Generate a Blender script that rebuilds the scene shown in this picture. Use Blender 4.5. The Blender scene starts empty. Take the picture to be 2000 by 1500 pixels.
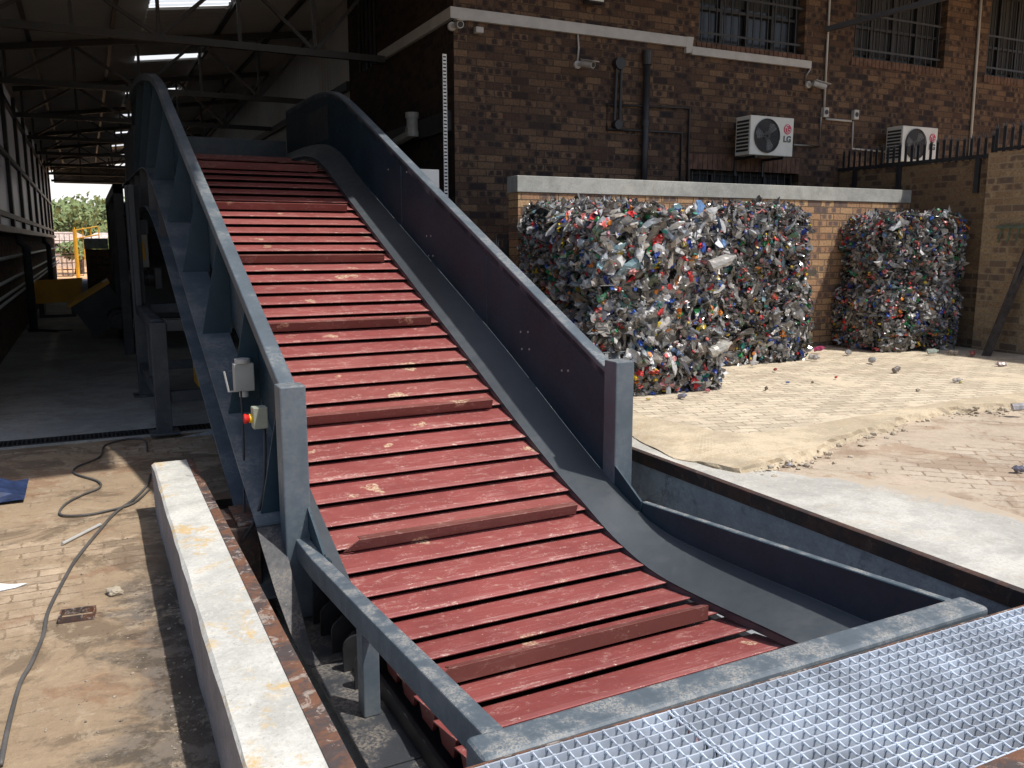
import bpy, bmesh, math, random
import numpy as np
from mathutils import Vector, Matrix, noise as mnoise
R = math.radians
SC = bpy.context.scene
COL = SC.collection
random.seed(7)
rng = np.random.default_rng(7)

# ---------------------------------------------------------------- camera, world, sun, exposure
CH, PITCH, YAW, FPX = 1.40, 9.455, 26.25, 1667.0          # camera height, pitch down, heading to the right of +Y
cd = bpy.data.cameras.new('camera'); cam = bpy.data.objects.new('camera', cd); COL.objects.link(cam)
cam.location = (0, 0, CH); cam.rotation_euler = (R(90 - PITCH), 0, R(-YAW))
cd.sensor_width = 36; cd.lens = FPX / 2000 * 36; cd.clip_end = 2000; cd.clip_start = 0.05
SC.camera = cam
SUN = Vector((.33, -.40, 1.0)).normalized()                 # towards the sun
elev = math.asin(SUN.z); az = math.atan2(SUN.x, SUN.y)      # azimuth clockwise from +Y
W = bpy.data.worlds.new('World'); SC.world = W; W.use_nodes = True
nt = W.node_tree; bg = nt.nodes['Background']
sky = nt.nodes.new('ShaderNodeTexSky'); sky.sky_type = 'NISHITA'; sky.sun_disc = False
sky.sun_elevation = elev; sky.sun_rotation = az; sky.air_density = 1.0; sky.dust_density = 2.5; sky.ozone_density = 1.0
nt.links.new(sky.outputs[0], bg.inputs[0]); bg.inputs[1].default_value = .125
def wn(t, **kw):
    x = nt.nodes.new(t)
    for k, v in kw.items(): setattr(x, k, v)
    return x
tc = wn('ShaderNodeTexCoord'); sx = wn('ShaderNodeSeparateXYZ'); nt.links.new(tc.outputs['Generated'], sx.inputs[0])
def wr(sock, a, b):
    x = wn('ShaderNodeMapRange', interpolation_type='SMOOTHSTEP'); nt.links.new(sock, x.inputs[0]); x.inputs[1].default_value = a; x.inputs[2].default_value = b; return x.outputs[0]
mm = wn('ShaderNodeMath', operation='MULTIPLY'); nt.links.new(wr(sx.outputs[2], .30, .06), mm.inputs[0]); nt.links.new(wr(sx.outputs[1], .82, .97), mm.inputs[1])
bg2 = wn('ShaderNodeBackground'); bg2.inputs[0].default_value = (1, .99, .97, 1); bg2.inputs[1].default_value = 1.0      # a bright cloud bank low behind the shed
ms = wn('ShaderNodeMixShader'); nt.links.new(mm.outputs[0], ms.inputs[0]); nt.links.new(bg.outputs[0], ms.inputs[1]); nt.links.new(bg2.outputs[0], ms.inputs[2])
nt.links.new(ms.outputs[0], nt.nodes['World Output'].inputs[0])
sd = bpy.data.lights.new('sun', 'SUN'); sun = bpy.data.objects.new('sun', sd); COL.objects.link(sun)
sd.energy = 4.1; sd.angle = R(1.2); sd.color = (1, .965, .915)
sun.location = (4, -6, 14); sun.rotation_euler = SUN.to_track_quat('Z', 'Y').to_euler()
SC.view_settings.view_transform = 'Standard'; SC.view_settings.look = 'None'
SC.view_settings.exposure = 0.18; SC.view_settings.gamma = 1
SC.cycles.max_bounces = 8; SC.cycles.transparent_max_bounces = 12

# ---------------------------------------------------------------- measuring: a photo pixel to a point on a known plane
_p, _y = R(PITCH), R(YAW)
_fh = Vector((math.sin(_y), math.cos(_y), 0)); _r = Vector((math.cos(_y), -math.sin(_y), 0)); _z = Vector((0, 0, 1))
_f = _fh * math.cos(_p) - _z * math.sin(_p); _u = _fh * math.sin(_p) + _z * math.cos(_p)
def ray(x, y): return _r * (x - 1000) - _u * (y - 750) + _f * FPX
def at_z(x, y, z=0.): d = ray(x, y); return Vector((0, 0, CH)) + d * ((z - CH) / d.z)
def at_x(x, y, X): d = ray(x, y); return Vector((0, 0, CH)) + d * (X / d.x)
def at_y(x, y, Y): d = ray(x, y); return Vector((0, 0, CH)) + d * (Y / d.y)

# ---------------------------------------------------------------- node helpers
class N:
    def __init__(s, name):
        s.m = bpy.data.materials.new(name); s.m.use_nodes = True; s.t = s.m.node_tree
        s.b = s.t.nodes['Principled BSDF']; s.out = s.t.nodes['Material Output']
    def n(s, typ, **kw):
        x = s.t.nodes.new(typ)
        for k, v in kw.items(): setattr(x, k, v)
        return x
    def L(s, a, b): s.t.links.new(a, b)
    def inp(s, sock, v):
        if isinstance(v, (int, float)): sock.default_value = v
        elif isinstance(v, (tuple, list)): sock.default_value = (*v, 1) if len(v) == 3 and sock.type == 'RGBA' else v
        else: s.L(v, sock)
    def math(s, op, a, b=0., c=0.):
        x = s.n('ShaderNodeMath', operation=op)
        for i, v in enumerate((a, b, c)): s.inp(x.inputs[i], v)
        return x.outputs[0]
    def mix(s, f, a, b, mode='MIX'):
        x = s.n('ShaderNodeMix', data_type='RGBA', blend_type=mode)
        s.inp(x.inputs[0], f); s.inp(x.inputs[6], a); s.inp(x.inputs[7], b); return x.outputs[2]
    def pos(s): return s.n('ShaderNodeNewGeometry').outputs['Position']
    def sep(s, v):
        x = s.n('ShaderNodeSeparateXYZ'); s.L(v, x.inputs[0]); return x.outputs
    def comb(s, a, b, c=0.):
        x = s.n('ShaderNodeCombineXYZ')
        for i, v in enumerate((a, b, c)): s.inp(x.inputs[i], v)
        return x.outputs[0]
    def scale(s, v, sc):
        x = s.n('ShaderNodeVectorMath', operation='MULTIPLY'); s.L(v, x.inputs[0]); x.inputs[1].default_value = sc; return x.outputs[0]
    def noise(s, v, sc, det=5., rough=.6, dist=0., col=False):
        x = s.n('ShaderNodeTexNoise'); s.L(v, x.inputs['Vector'])
        x.inputs['Scale'].default_value = sc; x.inputs['Detail'].default_value = det
        x.inputs['Roughness'].default_value = rough; x.inputs['Distortion'].default_value = dist
        return x.outputs['Color'] if col else x.outputs['Fac']
    def ramp(s, f, lo, hi, a=0., b=1.):
        x = s.n('ShaderNodeMapRange', interpolation_type='SMOOTHSTEP'); s.inp(x.inputs[0], f)
        for i, v in enumerate((lo, hi, a, b)): x.inputs[i + 1].default_value = v
        return x.outputs[0]
    def white(s, v, col=False):
        x = s.n('ShaderNodeTexWhiteNoise', noise_dimensions='3D'); s.L(v, x.inputs['Vector'])
        return x.outputs['Color'] if col else x.outputs['Value']
    def bump(s, h, st=.5, d=.01):
        x = s.n('ShaderNodeBump'); s.inp(x.inputs['Height'], h); x.inputs['Strength'].default_value = st
        x.inputs['Distance'].default_value = d; s.L(x.outputs[0], s.b.inputs['Normal'])
    def fin(s, col=None, rough=None, metal=None, spec=None):
        for k, v in (('Base Color', col), ('Roughness', rough), ('Metallic', metal), ('Specular IOR Level', spec)):
            if v is not None: s.inp(s.b.inputs[k], v)
        return s.m

def plain(name, col, rough=.6, metal=0., var=.25, sc=6., bump=0.):
    k = N(name); p = k.pos(); f = k.noise(p, sc, 6)
    c = k.mix(k.ramp(f, .3, .7), tuple(v * (1 - var) for v in col), tuple(min(1, v * (1 + var)) for v in col))
    if bump: k.bump(k.noise(p, sc * 6, 4), bump, .01)
    return k.fin(c, rough, metal)

def painted(name, col, dust=(.42, .38, .32), amt=.5, rough=.45, sc=3.):
    """painted steel: slight mottling, scuffs and patches of dried dust"""
    k = N(name); p = k.pos()
    big = k.noise(p, sc, 6, .65); fine = k.noise(p, sc * 14, 5, .7, .6)
    c = k.mix(k.ramp(big, .25, .75), tuple(v * .8 for v in col), tuple(v * 1.2 for v in col))
    up = k.math('MAXIMUM', k.sep(k.n('ShaderNodeNewGeometry').outputs['Normal'])[2], 0.)
    d = k.math('MULTIPLY', k.ramp(big, .44, .60), k.ramp(fine, .40, .60))
    d = k.math('MULTIPLY', d, k.math('MULTIPLY_ADD', up, .8 * amt, .25 * amt))
    c = k.mix(d, c, dust)
    st = k.noise(p, 7, 7, .75, 2.)
    c = k.mix(k.math('MULTIPLY', k.ramp(st, .56, .64), .16 * amt), c, dust)
    spk = k.ramp(k.noise(p, 55, 2, .5), .73, .78)
    c = k.mix(k.math('MULTIPLY', spk, .35 * amt), c, (.55, .52, .47))
    k.bump(k.noise(p, 9, 4), .06, .01)
    return k.fin(c, k.ramp(fine, .2, .8, rough - .08, rough + .18), 0., .5)

def brick(name, axis, tan, red, dark, mortar, amount=.6, bw=.232, bh=.0853, x0=0., vert=.0):
    """clay bricks in stretcher bond with flashed dark centres; axis names the world axis the courses run along"""
    k = N(name); p = k.pos(); s = k.sep(p)
    U = k.math('ADD', s[0 if axis == 'x' else 1], x0 + 100.); V = k.math('ADD', s[2], 10.)
    wob = k.noise(p, 3.1, 2); U = k.math('ADD', U, k.math('MULTIPLY', wob, .012))
    V = k.math('ADD', V, k.math('MULTIPLY', k.noise(p, 2.3, 2), .010))
    row = k.math('FLOOR', k.math('DIVIDE', V, bh))
    odd = k.math('MULTIPLY', k.math('MODULO', row, 2.), .5)
    u = k.math('ADD', k.math('DIVIDE', U, bw), odd); cx = k.math('FLOOR', u)
    fu = k.math('SUBTRACT', u, cx); fv = k.math('SUBTRACT', k.math('DIVIDE', V, bh), row)
    cell = k.comb(cx, row, 3.); rc = k.n('ShaderNodeSeparateColor'); k.L(k.white(cell, True), rc.inputs[0])
    r1, r2, r3 = rc.outputs
    du = k.math('ABSOLUTE', k.math('SUBTRACT', fu, .5)); dv = k.math('ABSOLUTE', k.math('SUBTRACT', fv, .5))
    grain = k.noise(p, 38, 4, .7)
    c = k.mix(r1, tan, red)
    c = k.mix(k.ramp(grain, .3, .75), c, k.mix(.5, c, (.02, .015, .01)))
    # dark flash: one or two blotches within the brick
    jit = k.math('MULTIPLY', k.math('SUBTRACT', k.noise(p, 14, 3), .5), .5)
    two = k.math('ABSOLUTE', k.math('SUBTRACT', du, k.math('MULTIPLY', k.math('GREATER_THAN', r3, .55), .2)))
    bl = k.math('MULTIPLY', k.ramp(k.math('ADD', two, jit), .26, .08), k.ramp(k.math('ADD', dv, k.math('MULTIPLY', jit, .5)), .45, .25))
    bl = k.math('MULTIPLY', bl, k.ramp(r2, 1 - amount, 1.05 - amount))
    c = k.mix(k.math('MULTIPLY', bl, .85), c, dark)
    c = k.mix(k.math('MULTIPLY', k.math('GREATER_THAN', k.white(k.comb(cx, row, 9.)), .93), .75), c, dark)
    jn = k.math('MULTIPLY', k.math('SUBTRACT', k.noise(p, 60, 3), .5), .02)
    mu = k.math('GREATER_THAN', k.math('ADD', k.math('MULTIPLY', du, bw), jn), bw * .5 - .006)
    mv = k.math('GREATER_THAN', k.math('ADD', k.math('MULTIPLY', dv, bh), jn), bh * .5 - .006)
    m = k.math('MAXIMUM', mu, mv)
    c = k.mix(m, c, k.mix(k.noise(p, 20), tuple(v * .7 for v in mortar), tuple(v * 1.25 for v in mortar)))
    blot = k.noise(p, 1.2, 5)
    c = k.mix(k.math('MULTIPLY', k.ramp(blot, .4, .75), .35), c, tuple(v * .45 for v in red))
    k.bump(k.math('ADD', k.math('MULTIPLY', m, -1.), k.math('MULTIPLY', grain, .35)), .8, .012)
    return k.fin(c, .9, 0., .2)

def ground_mat(name, base, mud, dark, joint, cover, bw=.21, bh=.105, diag=0., joints=1., stain=.6, pale=(.55, .48, .38), curb=False, red=None):
    """clay pavers half hidden under dried mud, with damp stains"""
    k = N(name); p = k.pos()
    rot = k.n('ShaderNodeVectorRotate'); k.L(p, rot.inputs[0]); rot.inputs['Angle'].default_value = diag
    rot.inputs['Axis'].default_value = (0, 0, 1)
    s = k.sep(rot.outputs[0])
    s0 = k.sep(p); n1 = k.noise(p, 5, 2); U = k.math('ADD', k.math('ADD', s[0], 50.), k.math('MULTIPLY', n1, .025)); V = k.math('ADD', k.math('ADD', s[1], 50.), k.math('MULTIPLY', k.noise(p, 4, 2), .025))
    row = k.math('FLOOR', k.math('DIVIDE', V, bh)); odd = k.math('MULTIPLY', k.math('MODULO', row, 2.), .5)
    u = k.math('ADD', k.math('DIVIDE', U, bw), odd); cx = k.math('FLOOR', u)
    du = k.math('ABSOLUTE', k.math('SUBTRACT', k.math('SUBTRACT', u, cx), .5)); dv = k.math('ABSOLUTE', k.math('SUBTRACT', k.math('SUBTRACT', k.math('DIVIDE', V, bh), row), .5))
    rnd = k.white(k.comb(cx, row, 1.))
    jn = k.math('MULTIPLY', k.math('SUBTRACT', k.noise(p, 45, 3), .5), .03)
    m = k.math('MAXIMUM', k.math('GREATER_THAN', k.math('ADD', k.math('MULTIPLY', du, bw), jn), bw * .5 - .006), k.math('GREATER_THAN', k.math('ADD', k.math('MULTIPLY', dv, bh), jn), bh * .5 - .006))
    big = k.noise(p, .55, 7, .62, .4); med = k.noise(p, 2.2, 7, .68, .3); fine = k.noise(p, 26, 5, .7)
    c = k.mix(rnd, tuple(v * .82 for v in base), tuple(min(1, v * 1.12) for v in base))
    c = k.mix(k.math('MULTIPLY', m, joints), c, joint)
    cov = k.ramp(k.math('ADD', k.math('MULTIPLY', big, .5), k.math('MULTIPLY', med, .5)), .54 - cover * .12, .60 - cover * .10)
    cm = k.mix(k.ramp(med, .3, .7), tuple(v * .85 for v in mud), tuple(v * 1.1 for v in mud))
    c = k.mix(k.math('MULTIPLY', cov, .93), c, cm)
    st = k.ramp(k.noise(p, 1.6, 8, .72, .9), .49, .58)
    if red: c = k.mix(k.math('MULTIPLY', k.ramp(k.noise(p, 1.9, 7, .7, .4), .52, .6), .6), c, red)
    c = k.mix(k.math('MULTIPLY', st, stain), c, dark)
    if curb:                                                    # darker, blotchy grey band along the foot of the curb
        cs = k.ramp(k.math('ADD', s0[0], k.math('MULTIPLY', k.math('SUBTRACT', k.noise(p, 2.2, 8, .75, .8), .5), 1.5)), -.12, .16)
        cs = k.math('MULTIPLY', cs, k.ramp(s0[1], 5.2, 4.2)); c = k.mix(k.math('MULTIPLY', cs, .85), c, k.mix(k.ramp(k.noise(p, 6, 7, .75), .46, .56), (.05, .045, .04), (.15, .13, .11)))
    pl = k.math('MULTIPLY', k.ramp(k.noise(p, 3.3, 8, .74, .9), .545, .60), k.ramp(fine, .42, .58))
    c = k.mix(k.math('MULTIPLY', pl, .55), c, pale)
    c = k.mix(k.ramp(fine, .3, .8, 0., .3), c, tuple(v * .5 for v in mud))
    spk = k.ramp(k.noise(p, 90, 2, .5), .70, .76)
    c = k.mix(k.math('MULTIPLY', spk, .5), c, tuple(v * .35 for v in dark))
    hgt = k.math('ADD', k.math('MULTIPLY', k.math('MULTIPLY', m, joints), k.math('SUBTRACT', cov, 1.)), k.math('MULTIPLY', fine, .5))
    k.bump(k.math('ADD', hgt, k.math('MULTIPLY', med, .8)), .8, .018)
    return k.fin(c, k.ramp(st, 0., 1., .95, .75), 0., .25)

def concrete(name, col, stain=(.5, .36, .18), sa=.25, crack=.3, border=None):
    k = N(name); p = k.pos()
    big = k.noise(p, 1.3, 7, .65, .3); med = k.noise(p, 6, 7, .7); fine = k.noise(p, 60, 4, .7)
    c = k.mix(k.ramp(big, .4, .6), tuple(v * .80 for v in col), tuple(min(.9, v * 1.1) for v in col))
    c = k.mix(k.ramp(med, .45, .64, 0., .42), c, tuple(v * .58 for v in col))
    c = k.mix(k.math('MULTIPLY', k.math('MULTIPLY', k.ramp(k.noise(p, 2.7, 7, .72, .6), .50, .60), k.ramp(k.noise(p, 11, 6, .7), .46, .56)), sa), c, stain)
    c = k.mix(k.ramp(fine, .46, .62, 0., .30), c, tuple(v * .55 for v in col)); c = k.mix(k.math('MULTIPLY', k.ramp(k.noise(p, 19, 8, .8, 1.), .53, .60), .35), c, tuple(min(.9, v * 1.2) for v in col))
    c = k.mix(k.math('MULTIPLY', k.ramp(k.noise(p, 75, 2, .5), .66, .72), crack), c, tuple(v * .3 for v in col))
    if border:                                                  # washed-in mud towards the unsealed edge
        e_ = k.n('ShaderNodeAttribute', attribute_name='border').outputs['Fac']
        e_ = k.math('ADD', e_, k.math('MULTIPLY', k.math('SUBTRACT', k.noise(p, 3.2, 8, .72, .6), .5), 2.4))
        c = k.mix(k.math('MULTIPLY', k.ramp(e_, .42, .72), .92), c, k.mix(med, tuple(v * .8 for v in border), tuple(v * 1.15 for v in border)))
    k.bump(k.math('ADD', fine, k.math('MULTIPLY', med, 1.5)), .35, .008)
    return k.fin(c, .9, 0., .25)

def rust(name, a=(.18, .085, .05), b=(.075, .06, .057), c3=(.40, .34, .29), amt=.75):
    k = N(name); p = k.pos()
    f = k.noise(p, 7, 7, .7, .5); g = k.noise(p, 30, 5, .7)
    c = k.mix(k.ramp(f, .43, .57), b, a); c = k.mix(k.math('MULTIPLY', k.ramp(k.noise(p, 9, 8, .75, .8), .54, .60), amt), c, c3)
    c = k.mix(k.ramp(g, .4, .8, 0., .5), c, tuple(v * .4 for v in a))
    k.bump(g, .4, .006)
    return k.fin(c, .8, .15, .4)

M = {}
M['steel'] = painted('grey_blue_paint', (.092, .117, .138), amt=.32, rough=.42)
M['steel_dusty'] = painted('grey_blue_paint_dusty', (.092, .117, .138), amt=.55, rough=.5, sc=9.)
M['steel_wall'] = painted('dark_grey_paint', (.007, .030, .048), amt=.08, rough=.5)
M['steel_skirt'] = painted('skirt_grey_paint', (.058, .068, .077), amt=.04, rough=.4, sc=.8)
M['steel_old'] = painted('machine_grey_paint', (.045, .052, .06), amt=.3, rough=.5)
M['head_blue'] = painted('head_blue_paint', (.045, .065, .085), amt=.3, rough=.45)
M['plate_dirt_shade'] = painted('dirty_shaded_plate', (.035, .038, .044), (.2, .175, .145), .8, .6, 5.)
M['black'] = plain('black_rubber', (.018, .018, .02), .55)
M['dark_steel'] = plain('dark_oily_steel', (.03, .03, .032), .5, .3)
M['galv'] = plain('galvanised_steel', (.54, .60, .68), .40, .25, .28, 5)
M['rust'] = rust('rusty_angle_steel')
M['rust_dark'] = rust('dark_brown_angle_steel', (.075, .04, .03), (.04, .03, .028), (.25, .18, .14), .25)
M['white_pl'] = plain('white_plastic', (.72, .73, .70), .5, 0, .06, 3)
M['grey_pl'] = plain('grey_plastic', (.34, .35, .33), .55, 0, .12, 6)
M['pvc'] = plain('pale_pvc', (.42, .42, .40), .5, 0, .1)
M['ac'] = plain('air_conditioner_casing', (.62, .63, .58), .5, 0, .07, 3)
M['yellow'] = painted('yellow_machine_paint', (.72, .37, .02), (.2, .12, .05), .5)
M['red_btn'] = plain('red_button_plastic', (.6, .02, .015), .35, 0, .05)
M['yel_btn'] = plain('yellow_button_plastic', (.8, .5, .02), .4, 0, .05)
M['galv_dark'] = plain('dull_zinc_sheet', (.38, .375, .36), .4, .1, .07, 2)
M['glass_dark'] = plain('dark_window_glass', (.012, .014, .018), .25, 0, .1)
M['blind'] = plain('window_blind', (.03, .034, .036), .8, 0, .1)
M['bars'] = plain('black_painted_bars', (.022, .023, .026), .5)
M['wood'] = plain('dark_weathered_timber', (.055, .045, .04), .8, 0, .4, 12)
M['logo_red'] = plain('logo_red', (.55, .06, .1), .5, 0, .03)
M['logo_white'] = plain('logo_white', (.75, .75, .75), .5, 0, .03)
M['logo_grey'] = plain('logo_grey', (.07, .08, .09), .5, 0, .03)
M['tarp'] = plain('blue_tarpaulin', (.018, .032, .085), .5, 0, .4, 10)
M['paper'] = plain('white_paper', (.75, .76, .76), .8, 0, .05)
M['brick_yard'] = brick('tan_flashed_brick', 'x', (.60, .385, .205), (.46, .26, .15), (.10, .08, .08), (.135, .10, .07), .62)
M['brick_side'] = brick('yard_brick_shaded', 'y', (.27, .185, .105), (.20, .125, .075), (.08, .055, .045), (.19, .145, .095), .35)  # darker copy: the canopy's shade is painted into the bricks
M['brick_pier'] = brick('yard_brick_lit', 'y', (.46, .33, .19), (.33, .22, .13), (.14, .10, .08), (.33, .26, .18), .3, x0=.06)  # lighter copy of the side bricks, paints in more open sky light
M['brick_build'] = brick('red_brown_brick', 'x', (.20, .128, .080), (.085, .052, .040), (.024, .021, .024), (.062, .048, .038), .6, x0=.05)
M['brick_flank'] = brick('red_brown_brick_shaded', 'y', (.065, .042, .03), (.045, .028, .022), (.018, .016, .016), (.035, .028, .024), .5)  # near-black copy of the building bricks, paints in the shed roof's shade
M['brick_shed'] = brick('shed_brick', 'y', (.20, .12, .08), (.15, .085, .06), (.05, .04, .04), (.13, .10, .08), .4)
M['conc_curb'] = concrete('curb_concrete', (.56, .55, .50), (.55, .36, .12), .8, .5)
M['conc_curb_shade'] = concrete('curb_concrete_shaded', (.30, .275, .27), (.22, .18, .16), .4)  # darker copy for the side faces, with their shade painted in
M['conc_slab'] = concrete('apron_concrete', (.49, .475, .43), (.46, .40, .31), .45, .35, (.45, .37, .28))
M['conc_coping'] = concrete('coping_concrete', (.40, .40, .365), (.3, .27, .2), .15)
M['conc_floor'] = concrete('shed_concrete', (.36, .36, .33), (.2, .17, .12), .4)
M['conc_pit'] = concrete('pit_concrete', (.33, .355, .375), (.14, .15, .16), .7, .3)
M['conc_rough'] = concrete('broken_concrete', (.50, .43, .33), (.36, .28, .18), .5, .6)
M['conc_tan'] = concrete('tan_screed', (.54, .45, .32), (.40, .30, .18), .5, .4)
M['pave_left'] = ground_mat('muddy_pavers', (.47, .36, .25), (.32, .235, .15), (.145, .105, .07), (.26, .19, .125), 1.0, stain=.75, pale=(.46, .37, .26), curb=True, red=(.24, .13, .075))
M['pave_pad'] = ground_mat('sandy_pavers', (.58, .50, .375), (.58, .49, .36), (.33, .265, .19), (.27, .21, .145), .30, diag=.25, stain=.4)
M['pave_low'] = ground_mat('brown_pavers', (.46, .385, .30), (.46, .38, .29), (.27, .19, .13), (.24, .17, .11), .75, .22, .11, diag=.72, stain=.6, red=(.33, .215, .14))
M['earth'] = plain('red_earth', (.66, .39, .20), .95, 0, .35, .4)

# red pans: paint scuffed along the raised lip, with dried cement splashes
def pan_mat(name, col, amt):
    k = N(name); p = k.pos(); o = k.n('ShaderNodeObjectInfo').outputs['Random']
    big = k.noise(p, 2.2, 6, .6); c = k.mix(k.ramp(big, .3, .7), tuple(v * .85 for v in col), tuple(v * 1.14 for v in col))
    hue = k.math('MULTIPLY', o, .25); c = k.mix(hue, c, (.20, .05, .045)); c = k.mix(k.math('MULTIPLY', k.math('GREATER_THAN', o, .7), .22), c, (.33, .12, .10))
    q = k.scale(p, (1., 2.2, 2.2))
    f = k.noise(q, 7, 8, .75, 1.2); g = k.noise(p, 48, 5, .75, .8)
    d = k.math('MULTIPLY', k.ramp(f, .535, .60), k.ramp(g, .44, .58))
    c = k.mix(k.math('MULTIPLY', d, min(.9, .62 * amt)), c, (.56, .40, .34))
    sc = k.noise(k.scale(p, (3., 60., 60.)), 1.4, 5, .7)
    c = k.mix(k.math('MULTIPLY', k.math('MULTIPLY', k.ramp(sc, .53, .64), k.ramp(big, .44, .56)), .4 * amt), c, (.50, .33, .29))
    spl = k.math('MULTIPLY', k.ramp(k.noise(p, 4.1, 3, .5), .655, .69), k.ramp(g, .42, .56)); c = k.mix(k.math('MULTIPLY', spl, .85), c, (.60, .47, .31))
    spk = k.ramp(k.noise(p, 38, 2, .45), .70, .74); c = k.mix(k.math('MULTIPLY', spk, .6 * amt), c, (.62, .50, .40))
    k.bump(g, .08, .006)
    return k.fin(c, k.ramp(f, .4, .7, .38, .62), 0., .5)
M['pan'] = pan_mat('red_oxide_paint', (.255, .068, .062), .5)
M['pan_edge'] = pan_mat('scuffed_red_edge', (.315, .105, .098), 1.6)
M['flight'] = pan_mat('brown_red_paint', (.17, .062, .05), .5)

# ---------------------------------------------------------------- mesh builder
class MB:
    def __init__(s): s.v = []; s.f = []; s.mi = []; s.mat = 0
    def quad(s, a, b, c, d): s.poly([a, b, c, d])
    def poly(s, pts):
        n = len(s.v); s.v += [tuple(p) for p in pts]; s.f.append(tuple(range(n, n + len(pts)))); s.mi.append(s.mat)
    def box(s, x0, x1, y0, y1, z0, z1, mtx=None):
        c = [(x, y, z) for z in (z0, z1) for y in (y0, y1) for x in (x0, x1)]
        if mtx is not None: c = [tuple(mtx @ Vector(q)) for q in c]
        n = len(s.v); s.v += c
        for f in ((0, 2, 3, 1), (4, 5, 7, 6), (0, 1, 5, 4), (2, 6, 7, 3), (0, 4, 6, 2), (1, 3, 7, 5)):
            s.f.append(tuple(n + i for i in f)); s.mi.append(s.mat)
        return s
    def prism(s, prof, ax, a, b):
        """closed profile polygon extruded along axis ax ('x','y','z') from a to b"""
        def P(q, t): return (t, q[0], q[1]) if ax == 'x' else (q[0], t, q[1]) if ax == 'y' else (q[0], q[1], t)
        m = len(prof); n = len(s.v); s.v += [P(q, a) for q in prof] + [P(q, b) for q in prof]
        s.f.append(tuple(range(n, n + m))); s.mi.append(s.mat); s.f.append(tuple(range(n + 2 * m - 1, n + m - 1, -1))); s.mi.append(s.mat)
        for i in range(m):
            j = (i + 1) % m; s.f.append((n + i, n + m + i, n + m + j, n + j)); s.mi.append(s.mat)
        return s
    def strip(s, path, x0, x1, h):
        """a band following path [(y,z)...] with thickness h downwards, spanning x0..x1"""
        n = len(s.v); m = len(path)
        for (y, z) in path: s.v += [(x0, y, z), (x1, y, z), (x1, y, z - h), (x0, y, z - h)]
        for i in range(m - 1):
            a, b = n + 4 * i, n + 4 * i + 4
            for q in range(4):
                w = (q + 1) % 4; s.f.append((a + q, b + q, b + w, a + w)); s.mi.append(s.mat)
        s.f.append((n, n + 1, n + 2, n + 3)); s.f.append((n + 4 * m - 1, n + 4 * m - 2, n + 4 * m - 3, n + 4 * m - 4)); s.mi += [s.mat] * 2
        return s
    def band(s, A, B, th):
        """a plate between two polylines of 3-D points, given thickness along th (vector)"""
        t = Vector(th); n = len(s.v); m = len(A)
        for a, b in zip(A, B):
            a = Vector(a); b = Vector(b); s.v += [tuple(a), tuple(b), tuple(b + t), tuple(a + t)]
        for i in range(m - 1):
            a, b = n + 4 * i, n + 4 * i + 4
            for q in range(4):
                w = (q + 1) % 4; s.f.append((a + q, b + q, b + w, a + w)); s.mi.append(s.mat)
        s.f.append((n, n + 1, n + 2, n + 3)); s.f.append((n + 4 * m - 1, n + 4 * m - 2, n + 4 * m - 3, n + 4 * m - 4)); s.mi += [s.mat] * 2
        return s
    def tube(s, pts, r, n=8, cap=True):
        pts = [Vector(p) for p in pts]; base = len(s.v); up = Vector((0, 0, 1))
        for i, p in enumerate(pts):
            d = (pts[min(i + 1, len(pts) - 1)] - pts[max(i - 1, 0)]).normalized()
            a = d.cross(up if abs(d.z) < .95 else Vector((1, 0, 0))).normalized(); b = d.cross(a)
            rr = r[i] if isinstance(r, (list, tuple)) else r
            for k in range(n):
                t = 2 * math.pi * k / n; s.v.append(tuple(p + (a * math.cos(t) + b * math.sin(t)) * rr))
        for i in range(len(pts) - 1):
            for k in range(n):
                k2 = (k + 1) % n; s.f.append((base + i * n + k, base + i * n + k2, base + (i + 1) * n + k2, base + (i + 1) * n + k)); s.mi.append(s.mat)
        if cap:
            s.f.append(tuple(base + k for k in range(n))[::-1]); s.f.append(tuple(base + (len(pts) - 1) * n + k for k in range(n))); s.mi += [s.mat] * 2
        return s
    def beam(s, a, b, w, h=None):
        """rectangular bar from a to b"""
        a = Vector(a); b = Vector(b); h = h or w; d = (b - a).normalized()
        sx = d.cross(Vector((0, 0, 1)) if abs(d.z) < .99 else Vector((0, 1, 0))).normalized(); sy = sx.cross(d)
        c = []
        for p in (a, b):
            for i, j in ((-1, -1), (1, -1), (1, 1), (-1, 1)): c.append(tuple(p + sx * (i * w / 2) + sy * (j * h / 2)))
        n = len(s.v); s.v += c
        for f in ((3, 2, 1, 0), (4, 5, 6, 7), (0, 1, 5, 4), (1, 2, 6, 5), (2, 3, 7, 6), (3, 0, 4, 7)): s.f.append(tuple(n + i for i in f)); s.mi.append(s.mat)
        return s
    def disc(s, c, nrm, r, n=24, th=.004):
        c = Vector(c); nn = Vector(nrm).normalized(); s.tube([c, c + nn * th], r, n); return s
    def build(s, name, mat, parent=None, org=(0, 0, 0), bevel=0., smooth=False, seg=2, auto=False):
        me = bpy.data.meshes.new(name); o = Vector(org)
        me.from_pydata([tuple(Vector(p) - o) for p in s.v], [], s.f)
        bm = bmesh.new(); bm.from_mesh(me); bmesh.ops.recalc_face_normals(bm, faces=bm.faces); bm.to_mesh(me); bm.free()
        for mm in (mat if isinstance(mat, (list, tuple)) else [mat]): me.materials.append(mm)
        if any(s.mi): me.polygons.foreach_set('material_index', s.mi)
        if smooth: me.polygons.foreach_set('use_smooth', [True] * len(me.polygons))
        if auto: me.polygons.foreach_set('use_smooth', [True] * len(me.polygons)); me.set_sharp_from_angle(angle=R(35))
        ob = bpy.data.objects.new(name, me); COL.objects.link(ob)
        if parent is not None: ob.parent = parent
        else: ob.location = o
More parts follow.
